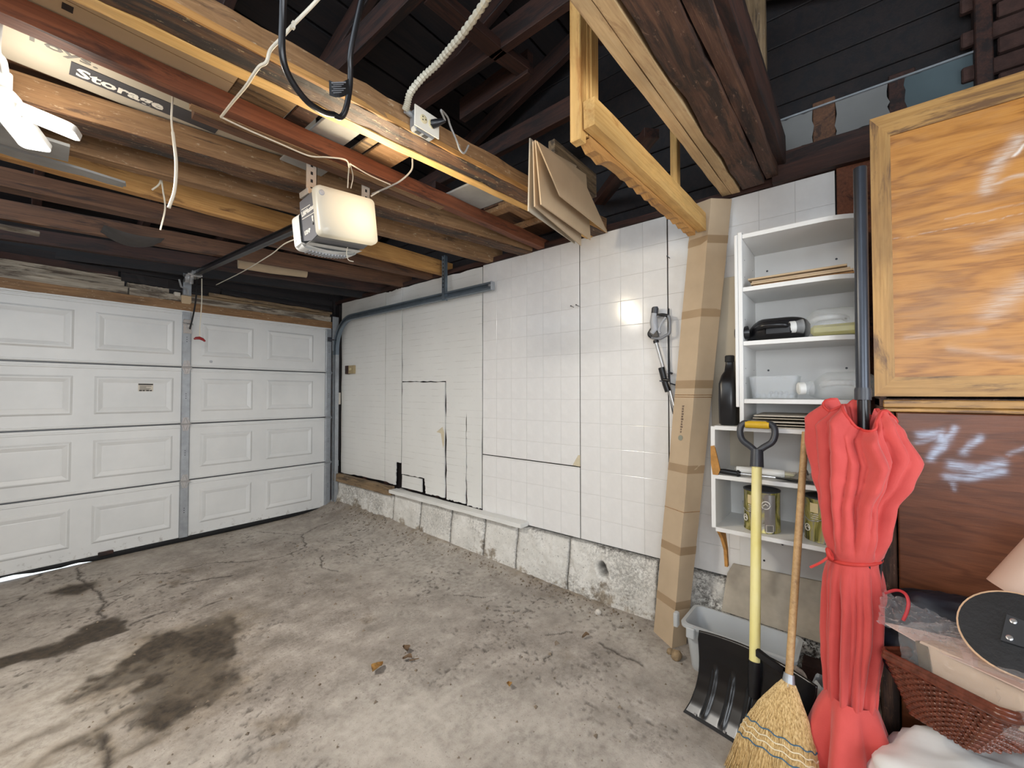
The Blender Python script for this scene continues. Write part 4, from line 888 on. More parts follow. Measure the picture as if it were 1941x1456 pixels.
# ------------------------------------------------------------------ long-handled trimmer hanging on the tile wall
tr = thing('pole_trimmer', 'grey and black long-handled garden trimmer hanging on the tile wall', 'garden tool', hx(1250,650,2.43))
T = lambda px, py, x=2.430: hx(px, py, x)
part('motor_grip', MB().tube([T(1240,592),T(1239,610),T(1241,625),T(1236,632)], [.017,.022,.022,.018], 12), LGREY, tr, smooth=60)
part('battery_cap', MB().tube([T(1242,584),T(1241,594)], .020, 12).tube([T(1242,582),T(1242,585)], .016, 12), DARKG, tr, smooth=40)
part('loop_handle', MB().tube(bez([T(1236,606),T(1238,624),T(1230,634),T(1236,640),T(1250,642),T(1262,636),T(1269,630),T(1269,605),T(1266,599),T(1256,597),T(1245,600)], 6), .0085, 8), GREYP, tr, smooth=60)
part('black_grip', MB().tube(bez([T(1236,612),T(1237,622),T(1231,633),T(1236,639)], 5), .013, 8).tube(bez([T(1246,598),T(1256,597),T(1266,599)], 4), .010, 8).tube([T(1243,645),T(1244,650)], .016, 10).prism([T(1234,634,2.44),T(1246,622,2.44),T(1250,638,2.44),T(1240,641,2.44)], (-.02,0,0)), BLACK, tr, smooth=60)
part('trigger_guard', MB().tube(bez([T(1262,601),T(1252,615),T(1249,628),T(1252,632)], 5), .007, 8), LGREY, tr, smooth=60)
part('shaft', MB().tube([T(1243,646),T(1258,700),T(1270,742),T(1283,790)], .011, 10), CHROME, tr, smooth=60)
part('sleeve', MB().tube([T(1254,697),T(1262,728),T(1267,742)], .020, 12).tube([T(1258,720,2.415),T(1268,721,2.41)], .010, 8), BLACK, tr, smooth=60)
part('cord', MB().tube([T(1268,585,2.465),T(1268,640,2.465),T(1269,700,2.465),T(1271,760,2.455),T(1276,785,2.45)], .0035, 6), DARKG, tr)
part('wall_hook', MB().tube([T(1250,722,2.41),T(1262,724,2.42),T(1284,731,2.47)], .004, 6).tube([T(1268,706,2.46),T(1274,708,2.45)], .006, 6), DARKG, tr)

# ------------------------------------------------------------------ tall taped carton leaning beside the shelves
tb = thing('tall_carton', 'tall narrow taped carton leaning against the tile wall', 'carton', (2.31, .80, 0))
bl, br_ = Vector((2.325,.885,.0)), Vector((2.242,.755,.0)); tl_, tr_ = Vector((2.395,.676,2.40)), Vector((2.374,.572,2.40)); dep_b, dep_t = Vector((.080,-.048,0)), Vector((.078,-.085,0))
bsec = lambda t: [bl.lerp(tl_, t), br_.lerp(tr_, t), br_.lerp(tr_, t) + dep_b.lerp(dep_t, t), bl.lerp(tl_, t) + dep_b.lerp(dep_t, t)]
mb = MB(); P = []; ts = np.linspace(0, 1, 30)
for t in ts: q = [p + Vector((random.uniform(-.001,.001), random.uniform(-.001,.001), 0)) for p in bsec(t)]; P.append(q + q[:1])
mb.grid(P); n = len(mb.v); mb.f += [(0,1,2,3), (n-5,n-4,n-3,n-2)]; body = part('body', mb, CARD_D, tb)
for i, t in enumerate((.085, .205, .385, .575, .735, .90)):
    mb = MB(); P = []
    for tt in (t, t+.010, t+.018):
        q = bsec(tt); c = sum(q, Vector())/4; q = [c + (p-c)*1.012 for p in q]; P.append(q + q[:1])
    mb.grid(P); part('tape_band', mb, TAPE, body)
q = bsec(.475); ex = (q[1]-q[0]).normalized(); up = (tl_-bl).normalized(); ctr = q[0].lerp(q[1], .52)
nrm = ex.cross(up); nrm = nrm if nrm.x < 0 else -nrm
pm = MB(); rs = random.Random(4)
for k in range(11):
    a = ctr + nrm*.002 + up*(.014*k); w_ = rs.uniform(.010,.016)
    for m_ in range(2): pm.tube([a - ex*w_/2 + up*(.005*m_), a + ex*w_/2*rs.uniform(.2,1) + up*(.005*m_)], .0017, 4)
part('printed_marks', pm, plain('carton_print', srgb(110,92,84), .8, 0, .1), body)['kind'] = 'stuff'
part('printed_disc', MB().prism([ctr + nrm*.0022 - up*.03 + ex*(.015*math.cos(a)) + up*(.015*math.sin(a)) for a in np.linspace(0, 2*math.pi, 20)[:-1]], nrm*.0006), plain('carton_disc', srgb(140,142,128), .8, 0, .05), body)
sm = MB()
for t in (.30, .555, .56):
    q = bsec(t); c = sum(q, Vector())/4; q = [c + (p-c)*1.004 for p in q]; sm.tube([q[0], q[1], q[2]], .0018, 4)
part('fold_line', sm, CARD_E, body)
o = part('flat_carton', MB().box((2.455,.40,.95),(2.476,.60,1.98),.002), CARD_G); tag(o, 'grey-brown flat carton standing behind the tall taped carton', 'carton')

# ================================================================== SHELVES
def shelf_outline(x0, x1, y0, y1, curve):     # top view; the right-hand front corner swept back when curve > 0
    pts = [(x1, y1), (x0, y1)]
    if curve:
        for a in np.linspace(0, 1, 10): pts.append((x0 + curve*.55*(a**2.2), y0 + curve*1.4*(1-a)))
    else: pts.append((x0, y0))
    pts.append((x1, y0)); return pts
SX0, SX1 = 2.14, 2.46
us = thing('wall_shelf', 'tall white open shelf unit with rounded fronts on the tile wall', 'shelf unit', (2.30, .17, 1.17))
part('side_panel', MB().box((SX0-.004,.385,1.175),(SX1,.403,2.10),.002), SHELFW, us)
part('side_strip', MB().box((SX0-.006,.4035,1.29),(SX0+.05,.417,2.09),.002), SHELFW, us)
part('back_panel', MB().box((SX1,-.055,1.175),(SX1+.012,.40,2.09),.001), SHELFW, us)
for z in (2.068, 1.822, 1.573, 1.308): part('shelf', MB().prism([(x, y, z) for x, y in shelf_outline(SX0-.002, SX1, -.05, .384, .11)], (0,0,.019)), SHELFW, us)
part('side_post', MB().box((SX1-.02,-.062,1.18),(SX1+.01,-.050,2.07),.001), SHELFW, us)
hm = MB()
for z in (1.98,1.90,1.70,1.64,1.47,1.40):
    for x in (2.19, 2.40): hm.lathe([(.003,0),(.003,.001)], 8, Matrix.Translation((x,.3855,z)) @ Matrix.Rotation(math.pi/2,4,'X'))
for y, z in ((.33,1.98),(.05,1.985),(.33,1.47),(.02,1.47),(.02,1.70)): hm.lathe([(.005,0),(.005,.002)], 8, Matrix.Translation((SX1,y,z)) @ Matrix.Rotation(-math.pi/2,4,'Y'))
part('screw_hole', hm, DARKG, us)
ls = thing('wall_shelf', 'low white shelf unit with broken edge below the tall shelf', 'shelf unit', (2.30, .23, .70))
part('side_panel', MB().prism([(SX0,.51,z) if k == 0 else (SX1,.51,z) for k, z in ((0,.715),(0,1.195),(1,1.195),(1,.715))], (0,.018,0)), SHELFW, ls)
for z in (1.180, .948, .700): part('shelf', MB().prism([(x, y, z) for x, y in ((SX1,.51),(SX0-.002,.51),(SX0-.002,-.05),(SX1,-.05))], (0,0,.019)), SHELFW, ls)
part('back_panel', MB().box((SX1,-.05,.70),(SX1+.012,.51,1.18),.001), SHELFW, ls)
part('skirt_board', MB().box((SX1,-.05,.40),(SX1+.012,.47,.70),.001), SHELFW, ls)
RAWP = plain('raw_chipboard', srgb(178,128,66), .85, 0, .25, 30, .3)
part('broken_edge', MB().prism([(SX0-.003,.529,z) if False else (SX0-.004, y, z) for y, z in ((.529,1.10),(.512,1.105),(.500,1.05),(.488,.99),(.498,.966),(.520,.966),(.528,1.02))], (.012,0,0)), RAWP, ls, label='bare brown chipboard where the front is broken')
part('bracket', MB().prism([(SX0+.01,.51,.70),(SX0+.035,.50,.66),(SX0+.055,.49,.60),(SX0+.06,.487,.52),(SX0+.085,.487,.52),(SX0+.085,.49,.60),(SX0+.075,.50,.70)], (0,-.014,0)), RAWP, ls, label='curved brown bracket under the bottom shelf')
bs = MB()
for y, z in ((.36,1.08),(.10,1.08),(.40,.60),(.28,.60),(.12,.62),(.36,.50)): bs.lathe([(.005,0),(.005,.002)], 8, Matrix.Translation((SX1,y,z)) @ Matrix.Rotation(-math.pi/2,4,'Y'))
part('screw_hole', bs, DARKG, ls)

# things on the tall shelf
for k, (z, x0, y1, lab) in enumerate(((1.843, 2.165, .345, 'lowest flat carton on the upper shelf'), (1.852, 2.155, .355, 'second flat carton up on the upper shelf'), (1.862, 2.165, .352, 'third flat carton up on the upper shelf'), (1.873, 2.150, .365, 'topmost flat carton on the upper shelf'))):
    o = part('folded_carton', MB().box((x0,-.02+.01*k,z),(2.44,y1,z+.0075),.0008), (CARD_E, CARD, CARD_D, CARD)[k]); tag(o, lab, 'carton', 'flat cartons on the upper shelf')
def jug(name, label, y_c, y_r, x_c, z, mats, capm, hgt=.115, wid=.23, cap_y=None, liquid=None):
    """a moulded jug lying on its side; neck pointing to the viewer's left front"""
    t = thing(name, label, 'jug', (x_c, y_c, z)); P = []
    for s in np.linspace(-1, 1, 25):
        y = y_c + s*y_r; e = (1-abs(s)**4)**.5 if abs(s) < 1 else 0; e = max(e, .03)
        hh = hgt*(.92+.08*e)*(1 if s < .4 else 1-.42*((s-.4)/.6)**1.5); ww = wid*(.55+.45*e)*(1 if s < .5 else 1-.5*((s-.5)/.5)**1.5)
        ring = rrect(-ww/2*e, ww/2*e, 0, 1, min(.3*ww*e, .3), 4); row = []
        for a in np.linspace(0, 2*math.pi, 29):
            c, d = math.cos(a), math.sin(a); k = 1/((abs(c)**3.2+abs(d)**3.2)**(1/3.2)); row.append(Vector((x_c + c*k*ww/2*e, y, z + hh/2 + d*k*hh/2*(.4+.6*e))))
        P.append(row)
    mb = MB().grid(P); part('body', mb, mats, t, smooth=70); n = Vector((-.35, .93, -.05)).normalized()
    nb = Vector((x_c-.07, y_c+y_r*.86, z+hgt*.42)); part('neck', MB().tube([nb, nb+n*.035], [.032,.024], 14), mats, t, smooth=60)
    part('cap', MB().tube([nb+n*.028, nb+n*.05], .0265, 18).tube([nb+n*.05, nb+n*.053], .022, 18), capm, t, smooth=35)
    hd_ = MB().tube(bez([(x_c-wid*.44,y_c+y_r*.55,z+hgt*.52),(x_c-wid*.60,y_c+y_r*.3,z+hgt*.58),(x_c-wid*.60,y_c-y_r*.25,z+hgt*.58),(x_c-wid*.46,y_c-y_r*.45,z+hgt*.52)], 5), .012, 8); part('handle', hd_, mats, t, smooth=60)
    if liquid: part('liquid', MB().box((x_c-wid*.36,y_c-y_r*.78,z+.008),(x_c+wid*.36,y_c+y_r*.62,z+hgt*.42),.012), liquid, t)
    return t
jb = jug('oil_jug', 'black oil jug lying on the middle shelf', .265, .125, 2.25, 1.592, BLACK, BLACKM, .105, .20)
rb = MB()
for k in range(4): rb.box((2.144,.21,1.625+.014*k),(2.156,.335,1.631+.014*k),.002)
part('moulded_rib', MB().box((2.140,.20,1.612),(2.160,.30,1.660),.006), BLACK, jb)
jug('fluid_jug', 'clear jug holding yellow fluid on the middle shelf', .065, .115, 2.25, 1.592, CLEAR, WHITEP, .125, .20, liquid=YELLIQ)
jug('fluid_jug', 'empty clear jug with white cap on the shelf below the yellow fluid', .035, .115, 2.26, 1.327, CLEAR, WHITEP, .118, .20)
tb2 = thing('clear_tub', 'clear plastic tub holding glass marbles on the shelf', 'tub', (2.26,.28,1.327))
tubm = MB(); P = []
for sc, z in ((.86,.002),(.90,.03),(1.0,.100),(1.03,.104),(.98,.100),(.88,.03),(.84,.006)):
    o = rrect(-.095*sc, .095*sc, -.085*sc, .085*sc, .02, 4); P.append([Vector((2.255+b, .278+a, 1.327+z)) for a, b in o + o[:1]])
tubm.grid(P); n = len(P[0]); tubm.f += [tuple(range(n-1))]; part('body', tubm, CLEAR, tb2, smooth=40)
GLASSM = glassy('glass_marble', srgb(190,200,210), .05, .55)
ms = MB().lathe([(.001,-.009),(.006,-.0067),(.009,0),(.006,.0067),(.001,.009)], 10); mme = mesh_of('marble', ms.v, ms.f, GLASSM, 180)
for k in range(26):
    o = bpy.data.objects.new('marble', mme); COL.objects.link(o); a, b = k % 7, k // 7
    _put(o, Matrix.Translation((2.195+.026*b+random.uniform(-.004,.004), .212+.021*a+random.uniform(-.004,.004), 1.343+(.012 if k > 20 else 0))), None)
    tag(o, 'clear glass marble lying in the plastic tub', 'marble', 'glass marbles in the clear tub')
for k, (z, x0, y1, m) in enumerate(((1.200,2.135,.36,PAPERW),(1.211,2.15,.372,CARD_G),(1.224,2.14,.365,PAPERW),(1.238,2.17,.355,CARD_G),(1.250,2.16,.350,PAPERW))):
    o = part('card_sheet', MB().prism([(x0,-.0,z),(x0,y1,z),(2.43,y1,z+.001*k),(2.43,-.0,z+.001*k)], (0,0,.004)), m)
    tag(o, ('lowest pale card sheet on top of the low shelf', 'second card sheet up, grey, on top of the low shelf', 'middle pale card sheet on top of the low shelf', 'fourth card sheet up, grey, on top of the low shelf', 'topmost pale card sheet on top of the low shelf')[k], 'card', 'card sheets between the two shelf units')
# black jug standing on the ledge of the low shelf
bj = thing('oil_jug', 'black oil jug standing on the low shelf beside the tall shelf', 'jug', (2.30,.462,1.20)); P = []
for z, a, b in ((0,.030,.085),(.01,.037,.098),(.12,.039,.100),(.20,.038,.096),(.24,.030,.072),(.262,.022,.04),(.30,.018,.030),(.31,.018,.028)):
    o = rrect(-b, b, -a, a, min(a, b)*.55, 4); P.append([Vector((2.27+x, .466+y, 1.20+z)) for x, y in o + o[:1]])
mb = MB().grid(P); n = len(P[0]); m = len(mb.v); mb.f += [tuple(range(n-1)), tuple(range(m-n, m-1))]; part('body', mb, BLACK, bj, smooth=60)
part('cap', MB().lathe([(.022,0),(.022,.028),(.018,.032)], 16, Matrix.Translation((2.255,.466,1.508))), BLACKM, bj, smooth=40)
part('handle', MB().tube(bez([(2.31,.466,1.44),(2.345,.466,1.42),(2.36,.466,1.37),(2.35,.466,1.32)], 5), .010, 8), BLACK, bj, smooth=60)
# tins on the bottom shelf
def tin_mat():
    n = NT('camouflage_tin'); v = n.coord((1,1,.35), True)
    c = n.ramp(n.noise(v, 17, 4, .6, .8), [(.36, srgb(58,54,38)), (.43, srgb(128,124,62)), (.50, srgb(186,174,104)), (.58, srgb(150,146,136)), (.66, srgb(96,82,52))])
    n.col(c); return n.set(Roughness=.32, Metallic=.3)
TIN = tin_mat()
def tin(y, x, label, big):
    t = thing('tin_can', label, 'tin', (x,y,.719), 'wood stain tins on the bottom shelf'); r = .074; h = .188; M = Matrix.Translation((x,y,.719))
    part('body', MB().lathe([(r-.002,0),(r+.001,.003),(r-.001,.008),(r-.001,h-.012),(r+.001,h-.008),(r+.0005,h-.004)], 36, M), TIN, t, smooth=40)
    part('lid', MB().lathe([(r+.001,h-.006),(r+.002,h),(r-.004,h+.002),(r-.010,h-.003),(.02,h-.003)], 36, M), DARKG, t, smooth=40)
    def decal(name, a0, a1, z0, z1, mat, rr=.0008):
        P = [[Vector((x+(r+rr)*math.cos(a), y+(r+rr)*math.sin(a), .719+z)) for z in (z0,z1)] for a in np.linspace(math.radians(a0), math.radians(a1), 10)]; part(name, MB().grid(P), mat, t)
    decal('label_stripe', 196, 232, .012, h-.014, plain('silver_stripe', srgb(140,134,128), .3, .4, .12, 14))
    decal('barcode_label', 200, 224, .006, .040, PAPERW, .0014)
    bars = MB()
    for k in range(11):
        a = math.radians(203 + 1.8*k); w_ = .0006 + .0006*(k % 3 == 0); c = Vector((x+(r+.0018)*math.cos(a), y+(r+.0018)*math.sin(a), 0)); s_ = Vector((-math.sin(a), math.cos(a), 0))*w_
        bars.add([c-s_+Vector((0,0,.729)), c+s_+Vector((0,0,.729)), c+s_+Vector((0,0,.757)), c-s_+Vector((0,0,.757))], [(0,1,2,3)])
    part('barcode', bars, INK, t)
    decal('price_sticker', 140, 165, .125, .165, plain('cream_sticker', srgb(214,196,150), .6, 0, .1), .0012)
    for a, z, rad in ((200,.128,.017),(128,.055,.014)):
        rng = MB(); c = math.radians(a); o = Vector((math.cos(c), math.sin(c), 0)); s_ = Vector((-math.sin(c), math.cos(c), 0)); C0 = Vector((x,y,.719+z)) + o*(r+.001)
        rng.tube([C0 + s_*(rad*math.cos(b)) + Vector((0,0,rad*math.sin(b))) for b in np.linspace(0, 2*math.pi, 17)], .0022, 5); rng.tube([C0 - s_*rad*.7 + Vector((0,0,-.004)), C0 + Vector((0,0,.006)), C0 + s_*rad*.6 - Vector((0,0,.003))], .002, 5)
        part('emblem', rng, INKW, t)
    part('bail_wire', MB().tube(bez([Vector((x+(r+.004)*math.cos(math.radians(a)), y+(r+.004)*math.sin(math.radians(a)), .719+z)) for a, z in ((95,.12),(120,.098),(145,.088),(175,.10),(200,.12),(215,.135))], 5), .0018, 6), CHROME, t, smooth=60)
    tx = MB()
    for k in range(4): a = math.radians(152); o = Vector((math.cos(a), math.sin(a), 0)); s_ = Vector((-math.sin(a), math.cos(a), 0)); tx.tube([Vector((x,y,.81+.009*k)) + o*(r+.001) + s_*.018, Vector((x,y,.81+.009*k)) + o*(r+.001) - s_*(.008+.004*(k%2))], .0012, 4)
    part('printed_text', tx, INKW, t)
p = hx(1440, 1010, 2.26); tin(.335, 2.245, 'camouflage-printed tin behind the yellow shovel shaft', 1)
tin(.100, 2.255, 'camouflage-printed tin behind the broom handle', 1)
# tools and scraps on the middle board of the low shelf
hs = thing('hand_shears', 'hand shears with black grip and steel blade on the low shelf', 'hand tool', (2.17,.42,.97))
part('grip', MB().tube([(2.150,.500,.985),(2.152,.47,.984),(2.156,.43,.981),(2.158,.405,.980)], [.010,.0125,.012,.011], 12), BLACK, hs, smooth=60)
part('ferrule', MB().tube([(2.158,.420,.980),(2.158,.412,.980)], .016, 12), BLACKM, hs, smooth=40)
part('shank', MB().tube([(2.158,.41,.981),(2.17,.32,.979),(2.18,.25,.977)], [.006,.008,.006], 8), CHROME, hs, smooth=60)
part('blade', MB().prism([(2.17,.27,.974),(2.15,.20,.974),(2.15,.14,.974),(2.165,.10,.974),(2.19,.14,.974),(2.20,.22,.974)], (0,0,.006)), BLACK, hs)
cl = thing('caulking_tube', 'pale sealant tube with pointed nozzle lying on the low shelf', 'tube', (2.22,.28,.97))
part('barrel', MB().tube([(2.20,.43,.990),(2.215,.24,.990)], .018, 16), WHITEP, cl, smooth=40); part('nozzle', MB().tube([(2.215,.24,.990),(2.222,.155,.985)], [.008,.003], 10), plain('nozzle_cream', srgb(214,206,170), .5), cl, smooth=60)
fo = MB(); P = []
for i in range(22):
    P.append([Vector((2.165+.09*j/13, .10+.13*i/21, .969 + .034*fbm(np.array(i*.9), np.array(j*.9), 2)*math.sin(math.pi*i/21)*math.sin(math.pi*j/13)*2)) for j in range(14)])
fo.grid(P); o = part('foil_scrap', fo, plain('crumpled_foil', srgb(196,192,182), .35, .6, .15), smooth=30); tag(o, 'crumpled foil scrap on the low shelf beside the shears', 'foil')
o = part('lath', MB().box((2.30,-.03,.968),(2.33,.46,.985),.002), PAPERW); tag(o, 'pale lath along the back of the low shelf', 'lath')
# ================================================================== CORNER OF TOOLS
# slab leaning on the foundation, bricks and rubble beneath it
SLABM = plain('stained_slab', srgb(176,166,150), .85, 0, .22, 7, .4)
o = part('stone_slab', MB().prism([Vector(p) for p in ((2.385,.545,.215),(2.385,.05,.205),(2.436,.05,.47),(2.432,.24,.465),(2.436,.50,.455),(2.428,.525,.40))], (.022,0,-.004)), SLABM); tag(o, 'stained pale slab leaning against the foundation behind the shovel', 'slab')
for i, (y, z, l) in enumerate(((.115,0,'lower dark brick under the pale slab'),(.095,.066,'upper dark brick under the pale slab'))):
    o = part('brick', MB().box((2.30,y-.10,z),(2.39,y+.10,z+.064),.005), BRICK); tag(o, l, 'brick')
bgm = MB(); P = []
for i in range(14):
    t = i/13; P.append([Vector((2.06+.07*math.cos(a)*(.6+.4*math.sin(math.pi*t)) + .012*math.sin(5*a+9*t), .10+.06*math.sin(a)*(.6+.4*math.sin(math.pi*t)), .005+.21*t + .01*math.sin(3*a))) for a in np.linspace(0, 2*math.pi, 25)])
bgm.grid(P); jb2 = thing('rubbish_bag', 'crumpled translucent bag behind the shovel blade', 'bag', (2.06,.10,0)); part('film', bgm, MILKY, jb2, smooth=50)
part('rope', MB().tube(bez([(2.05,.16,.02),(2.07,.155,.10),(2.09,.17,.19),(2.08,.20,.22)], 6), .011, 7), plain('grubby_rope', srgb(176,160,146), .9, 0, .25, 60, .3), jb2)
# translucent bin
bn = thing('storage_bin', 'translucent grey plastic bin on the floor behind the shovel', 'bin', (2.25,.46,0))
e1 = Vector((-.012,-.455,0)); e2 = Vector((.205,-.062,0)); A0 = Vector((2.135,.690,0)); mb = MB(); P = []
def binring(sc, z, out=0):
    c = A0 + e1/2 + e2/2; L1 = e1.length/2*sc + out; L2 = e2.length/2*sc + out; u1 = e1.normalized(); u2 = (e2 - u1*e2.dot(u1)).normalized()
    return [c + u1*a + u2*b + Vector((0,0,z)) for a, b in (lambda o: o + o[:1])(rrect(-L1, L1, -L2, L2, .03, 4))]
for sc, z, ot in ((.86,.002,0),(.88,.012,0),(.985,.205,0),(.985,.206,.014),(.985,.224,.016),(.985,.226,.0),(.96,.20,0),(.86,.016,0)): P.append(binring(sc, z, ot))
mb.grid(P); n = len(P[0]); mb.f.append(tuple(range(n-1))); m = len(mb.v); mb.f.append(tuple(range(m-n, m-1)))
part('body', mb, MILKY, bn, smooth=40)
part('latch', MB().box((2.165,.700,.165),(2.20,.722,.235),.004).box((2.10,.60,.17),(2.125,.64,.22),.004), MILKY, bn)
u1, u2 = Vector((-.2262,-.974,0)).normalized(), Vector((.974,-.2262,0)).normalized()
# snow shovel
sv = thing('snow_shovel', 'black-bladed snow shovel with pale yellow shaft leaning on the low shelf', 'shovel', (1.80,.35,0))
S0 = Vector((1.838,.572,.004)); WD = .44
prof = [(0,0),(.030,.035),(.062,.085),(.088,.14),(.105,.195),(.118,.25),(.132,.295)]
def bl_pt(u, v):       # u 0..1 across, v 0..1 up
    k = v*(len(prof)-1); i = min(int(k), len(prof)-2); f = k-i; d = prof[i][0]*(1-f)+prof[i+1][0]*f; z = prof[i][1]*(1-f)+prof[i+1][1]*f
    ins = .020*math.sin(math.pi*min(1, v*1.15)); s = ins + (WD-2*ins)*u; bow = .028*(1-(2*u-1)**2)*(.3+.7*v)
    rib = 0
    for c in (.16,.33,.50,.67,.84): rib += .008*math.exp(-((u-c)/.022)**4)*math.exp(-((v-.34)/.26)**6)
    return S0 + u1*s + u2*(d + bow - rib) + Vector((0,0,z + .012*(1-(2*u-1)**2)*v))
nu, nv = 81, 31; mb = MB(); mb.grid([[bl_pt(i/(nu-1), j/(nv-1)) for j in range(nv)] for i in range(nu)])
bl = part('blade', mb, plain('shovel_black', srgb(17,18,21), .27, 0, .2, 9), sv, smooth=50); so = bl.modifiers.new('t', 'SOLIDIFY'); so.thickness = .005; so.offset = 1
mb = MB().grid([[bl_pt(i/40, 0)-u2*.004+Vector((0,0,.0)), bl_pt(i/40, .05)-u2*.005] if True else [] for i in range(41)]); ws = part('wear_strip', mb, BLACKM, sv)
rv = MB()
for u in (.10,.37,.64,.9): rv.lathe([(.0065,0),(.005,.003),(.001,.0045)], 10, Matrix.Translation(bl_pt(u,.055)-u2*.004) @ u2.to_track_quat('-Z','Y').to_matrix().to_4x4())
p = bl_pt(.5,.88); rv.lathe([(.006,0),(.005,.003),(.001,.004)], 10, Matrix.Translation(p-u2*.006) @ u2.to_track_quat('-Z','Y').to_matrix().to_4x4())
part('rivet', rv, CHROME, sv, smooth=40)
sb_, stp = Vector((1.912,.318,.250)), Vector((2.078,.327,1.052)); ax = (stp-sb_).normalized()
part('socket', MB().tube([sb_-ax*.10+u2*.004, sb_, sb_+ax*.03], [.024,.024,.022], 14).prism([sb_+u1*.10-u2*.0+Vector((0,0,.055)), sb_+u1*.01-u2*.012+Vector((0,0,.085)), sb_+u1*.01+u2*.012+Vector((0,0,.085)), sb_+u1*.10+u2*.01+Vector((0,0,.055))], (0,0,-.025)), BLACK, sv, smooth=40)
def shaftm():
    n = NT('yellow_shaft'); v = n.coord((1,1,.4)); c = n.ramp(n.noise(v, 9, 4), [(.3, srgb(228,214,126)), (.7, srgb(240,230,168))])
    c = n.mix(n.ramp(n.noise(v, 30, 5, .8), [(.64, G(0)), (.72, G(.6))]), c, srgb(176,150,70)); n.col(c); return n.set(Roughness=.45)
part('shaft', MB().tube([sb_+ax*.02, stp], .0195, 18), shaftm(), sv, smooth=60)
wy = Vector((0,-1,0)); ctr = stp; dg = MB().tube([ctr-ax*.02, ctr+ax*.055], [.027,.024], 16); top = ctr + ax*.165
for sg in (-1, 1): dg.tube(bez([ctr+ax*.045+wy*sg*.002, ctr+ax*.066+wy*sg*.024, ctr+ax*.092+wy*sg*.056, ctr+ax*.125+wy*sg*.067, ctr+ax*.155+wy*sg*.064, top+ax*.006+wy*sg*.048, top+wy*sg*.028], 6), .0135, 12)
part('grip_frame', dg, DARKG, sv, smooth=60); part('yellow_grip', MB().tube([top-wy*.046, top+wy*.046], .0165, 16), YEL, sv, smooth=40, label='yellow sleeve on the handle bar')
# corn broom
br = thing('corn_broom', 'straw corn broom with wooden handle leaning on the low shelf', 'broom', (1.68,.21,0))
hb0, ht0 = Vector((1.795,.192,.315)), Vector((2.118,.155,1.19)); bx = (ht0-hb0).normalized()
part('handle', MB().tube([hb0, hb0.lerp(ht0,.5), ht0], [.0125,.0135,.0125], 14), W_HAND, br, frame(hb0, ht0) if False else None, smooth=60)
part('collar', MB().tube([hb0-bx*.012, hb0+bx*.028], [.021,.0165], 16), GALV, br, smooth=40)
def strawm():
    n = NT('broom_straw'); v = n.coord((80,80,5)); c = n.ramp(n.noise(v, 3, 3, .7), [(.30, srgb(136,102,58)), (.48, srgb(206,176,122)), (.70, srgb(238,216,168))]); n.col(c); return n.set(Roughness=.6)
STRAW = strawm(); dv = (Vector((1.672,.236,-.02))-hb0).normalized(); wv = Vector((.10,-.99,0)); wv = (wv - dv*wv.dot(dv)).normalized(); th = wv.cross(dv).normalized()
def hw(t): return .020 + .108*(1-(1-min(1,t*1.02))**2.0) if t < 1 else .14
LBR = .345
core = MB(); P = []
for t in np.linspace(0, .97, 24):
    c = hb0 + dv*LBR*t; a, b = hw(t)*.95, (.018 + .022*math.sin(min(1, t*1.2)*math.pi*.6))*.85
    P.append([c + wv*a*math.cos(q) + th*b*math.sin(q) for q in np.linspace(0, 2*math.pi, 41)])
core.grid(P); m = len(core.v); core.f.append(tuple(range(m-41, m-1))); part('straw_core', core, STRAW, br, smooth=60)
st = MB(); rs = random.Random(5)
for k in range(2600):
    q = rs.uniform(0, 2*math.pi); rr = rs.uniform(.86, 1.04); e = rs.uniform(.90, 1.05); t0 = rs.choice((0,.05,.2,.4,.55)); off = rs.uniform(-.05,.05); pts = []
    for t in np.linspace(t0, e, 5):
        a, b = hw(min(t,1))*rr, (.018+.022*math.sin(min(1, t*1.2)*math.pi*.6))*rr; qq = q + off*t
        pts.append(hb0 + dv*LBR*t + wv*a*math.cos(qq) + th*b*math.sin(qq))
    if pts[-1].z < .004: pts[-1].z = .004
    w_ = .0015; n0 = (pts[1]-pts[0]).cross(th).normalized(); vs = []
    for i, pnt in enumerate(pts): vs += [pnt - n0*w_*(1-.5*i/4), pnt + n0*w_*(1-.5*i/4), pnt + (th if math.sin(q) > 0 else -th)*w_*1.2]
    fs = []
    for i in range(4):
        for a, b in ((0,1),(1,2),(2,0)): fs.append((3*i+a, 3*i+b, 3*i+3+b, 3*i+3+a))
    st.add(vs, fs)
me = mesh_of('straw_strands', [WM[br.name].inverted() @ v for v in st.v], st.f, STRAW); o = bpy.data.objects.new('straw_strands', me); COL.objects.link(o); _put(o, WM[br.name], br); o['kind'] = 'stuff'
TH_B = plain('blue_twine', srgb(60,96,120), .7, 0, .15, 40); TH_W = plain('white_twine', srgb(222,208,176), .7, 0, .1, 40)
for t, m in ((.485,TH_B),(.545,TH_W),(.60,TH_W),(.66,TH_B)):
    c = hb0 + dv*LBR*t; a, b = hw(t)*1.045, (.018+.022*math.sin(min(1, t*1.2)*math.pi*.6))*1.09
    part('stitching', MB().tube([c + wv*a*math.cos(q) + th*b*math.sin(q) + dv*.0035*math.sin(14*q) for q in np.linspace(0, 2*math.pi, 70)], .0022, 5), m, br, smooth=60, label='blue stitching row' if m is TH_B else 'white stitching row')

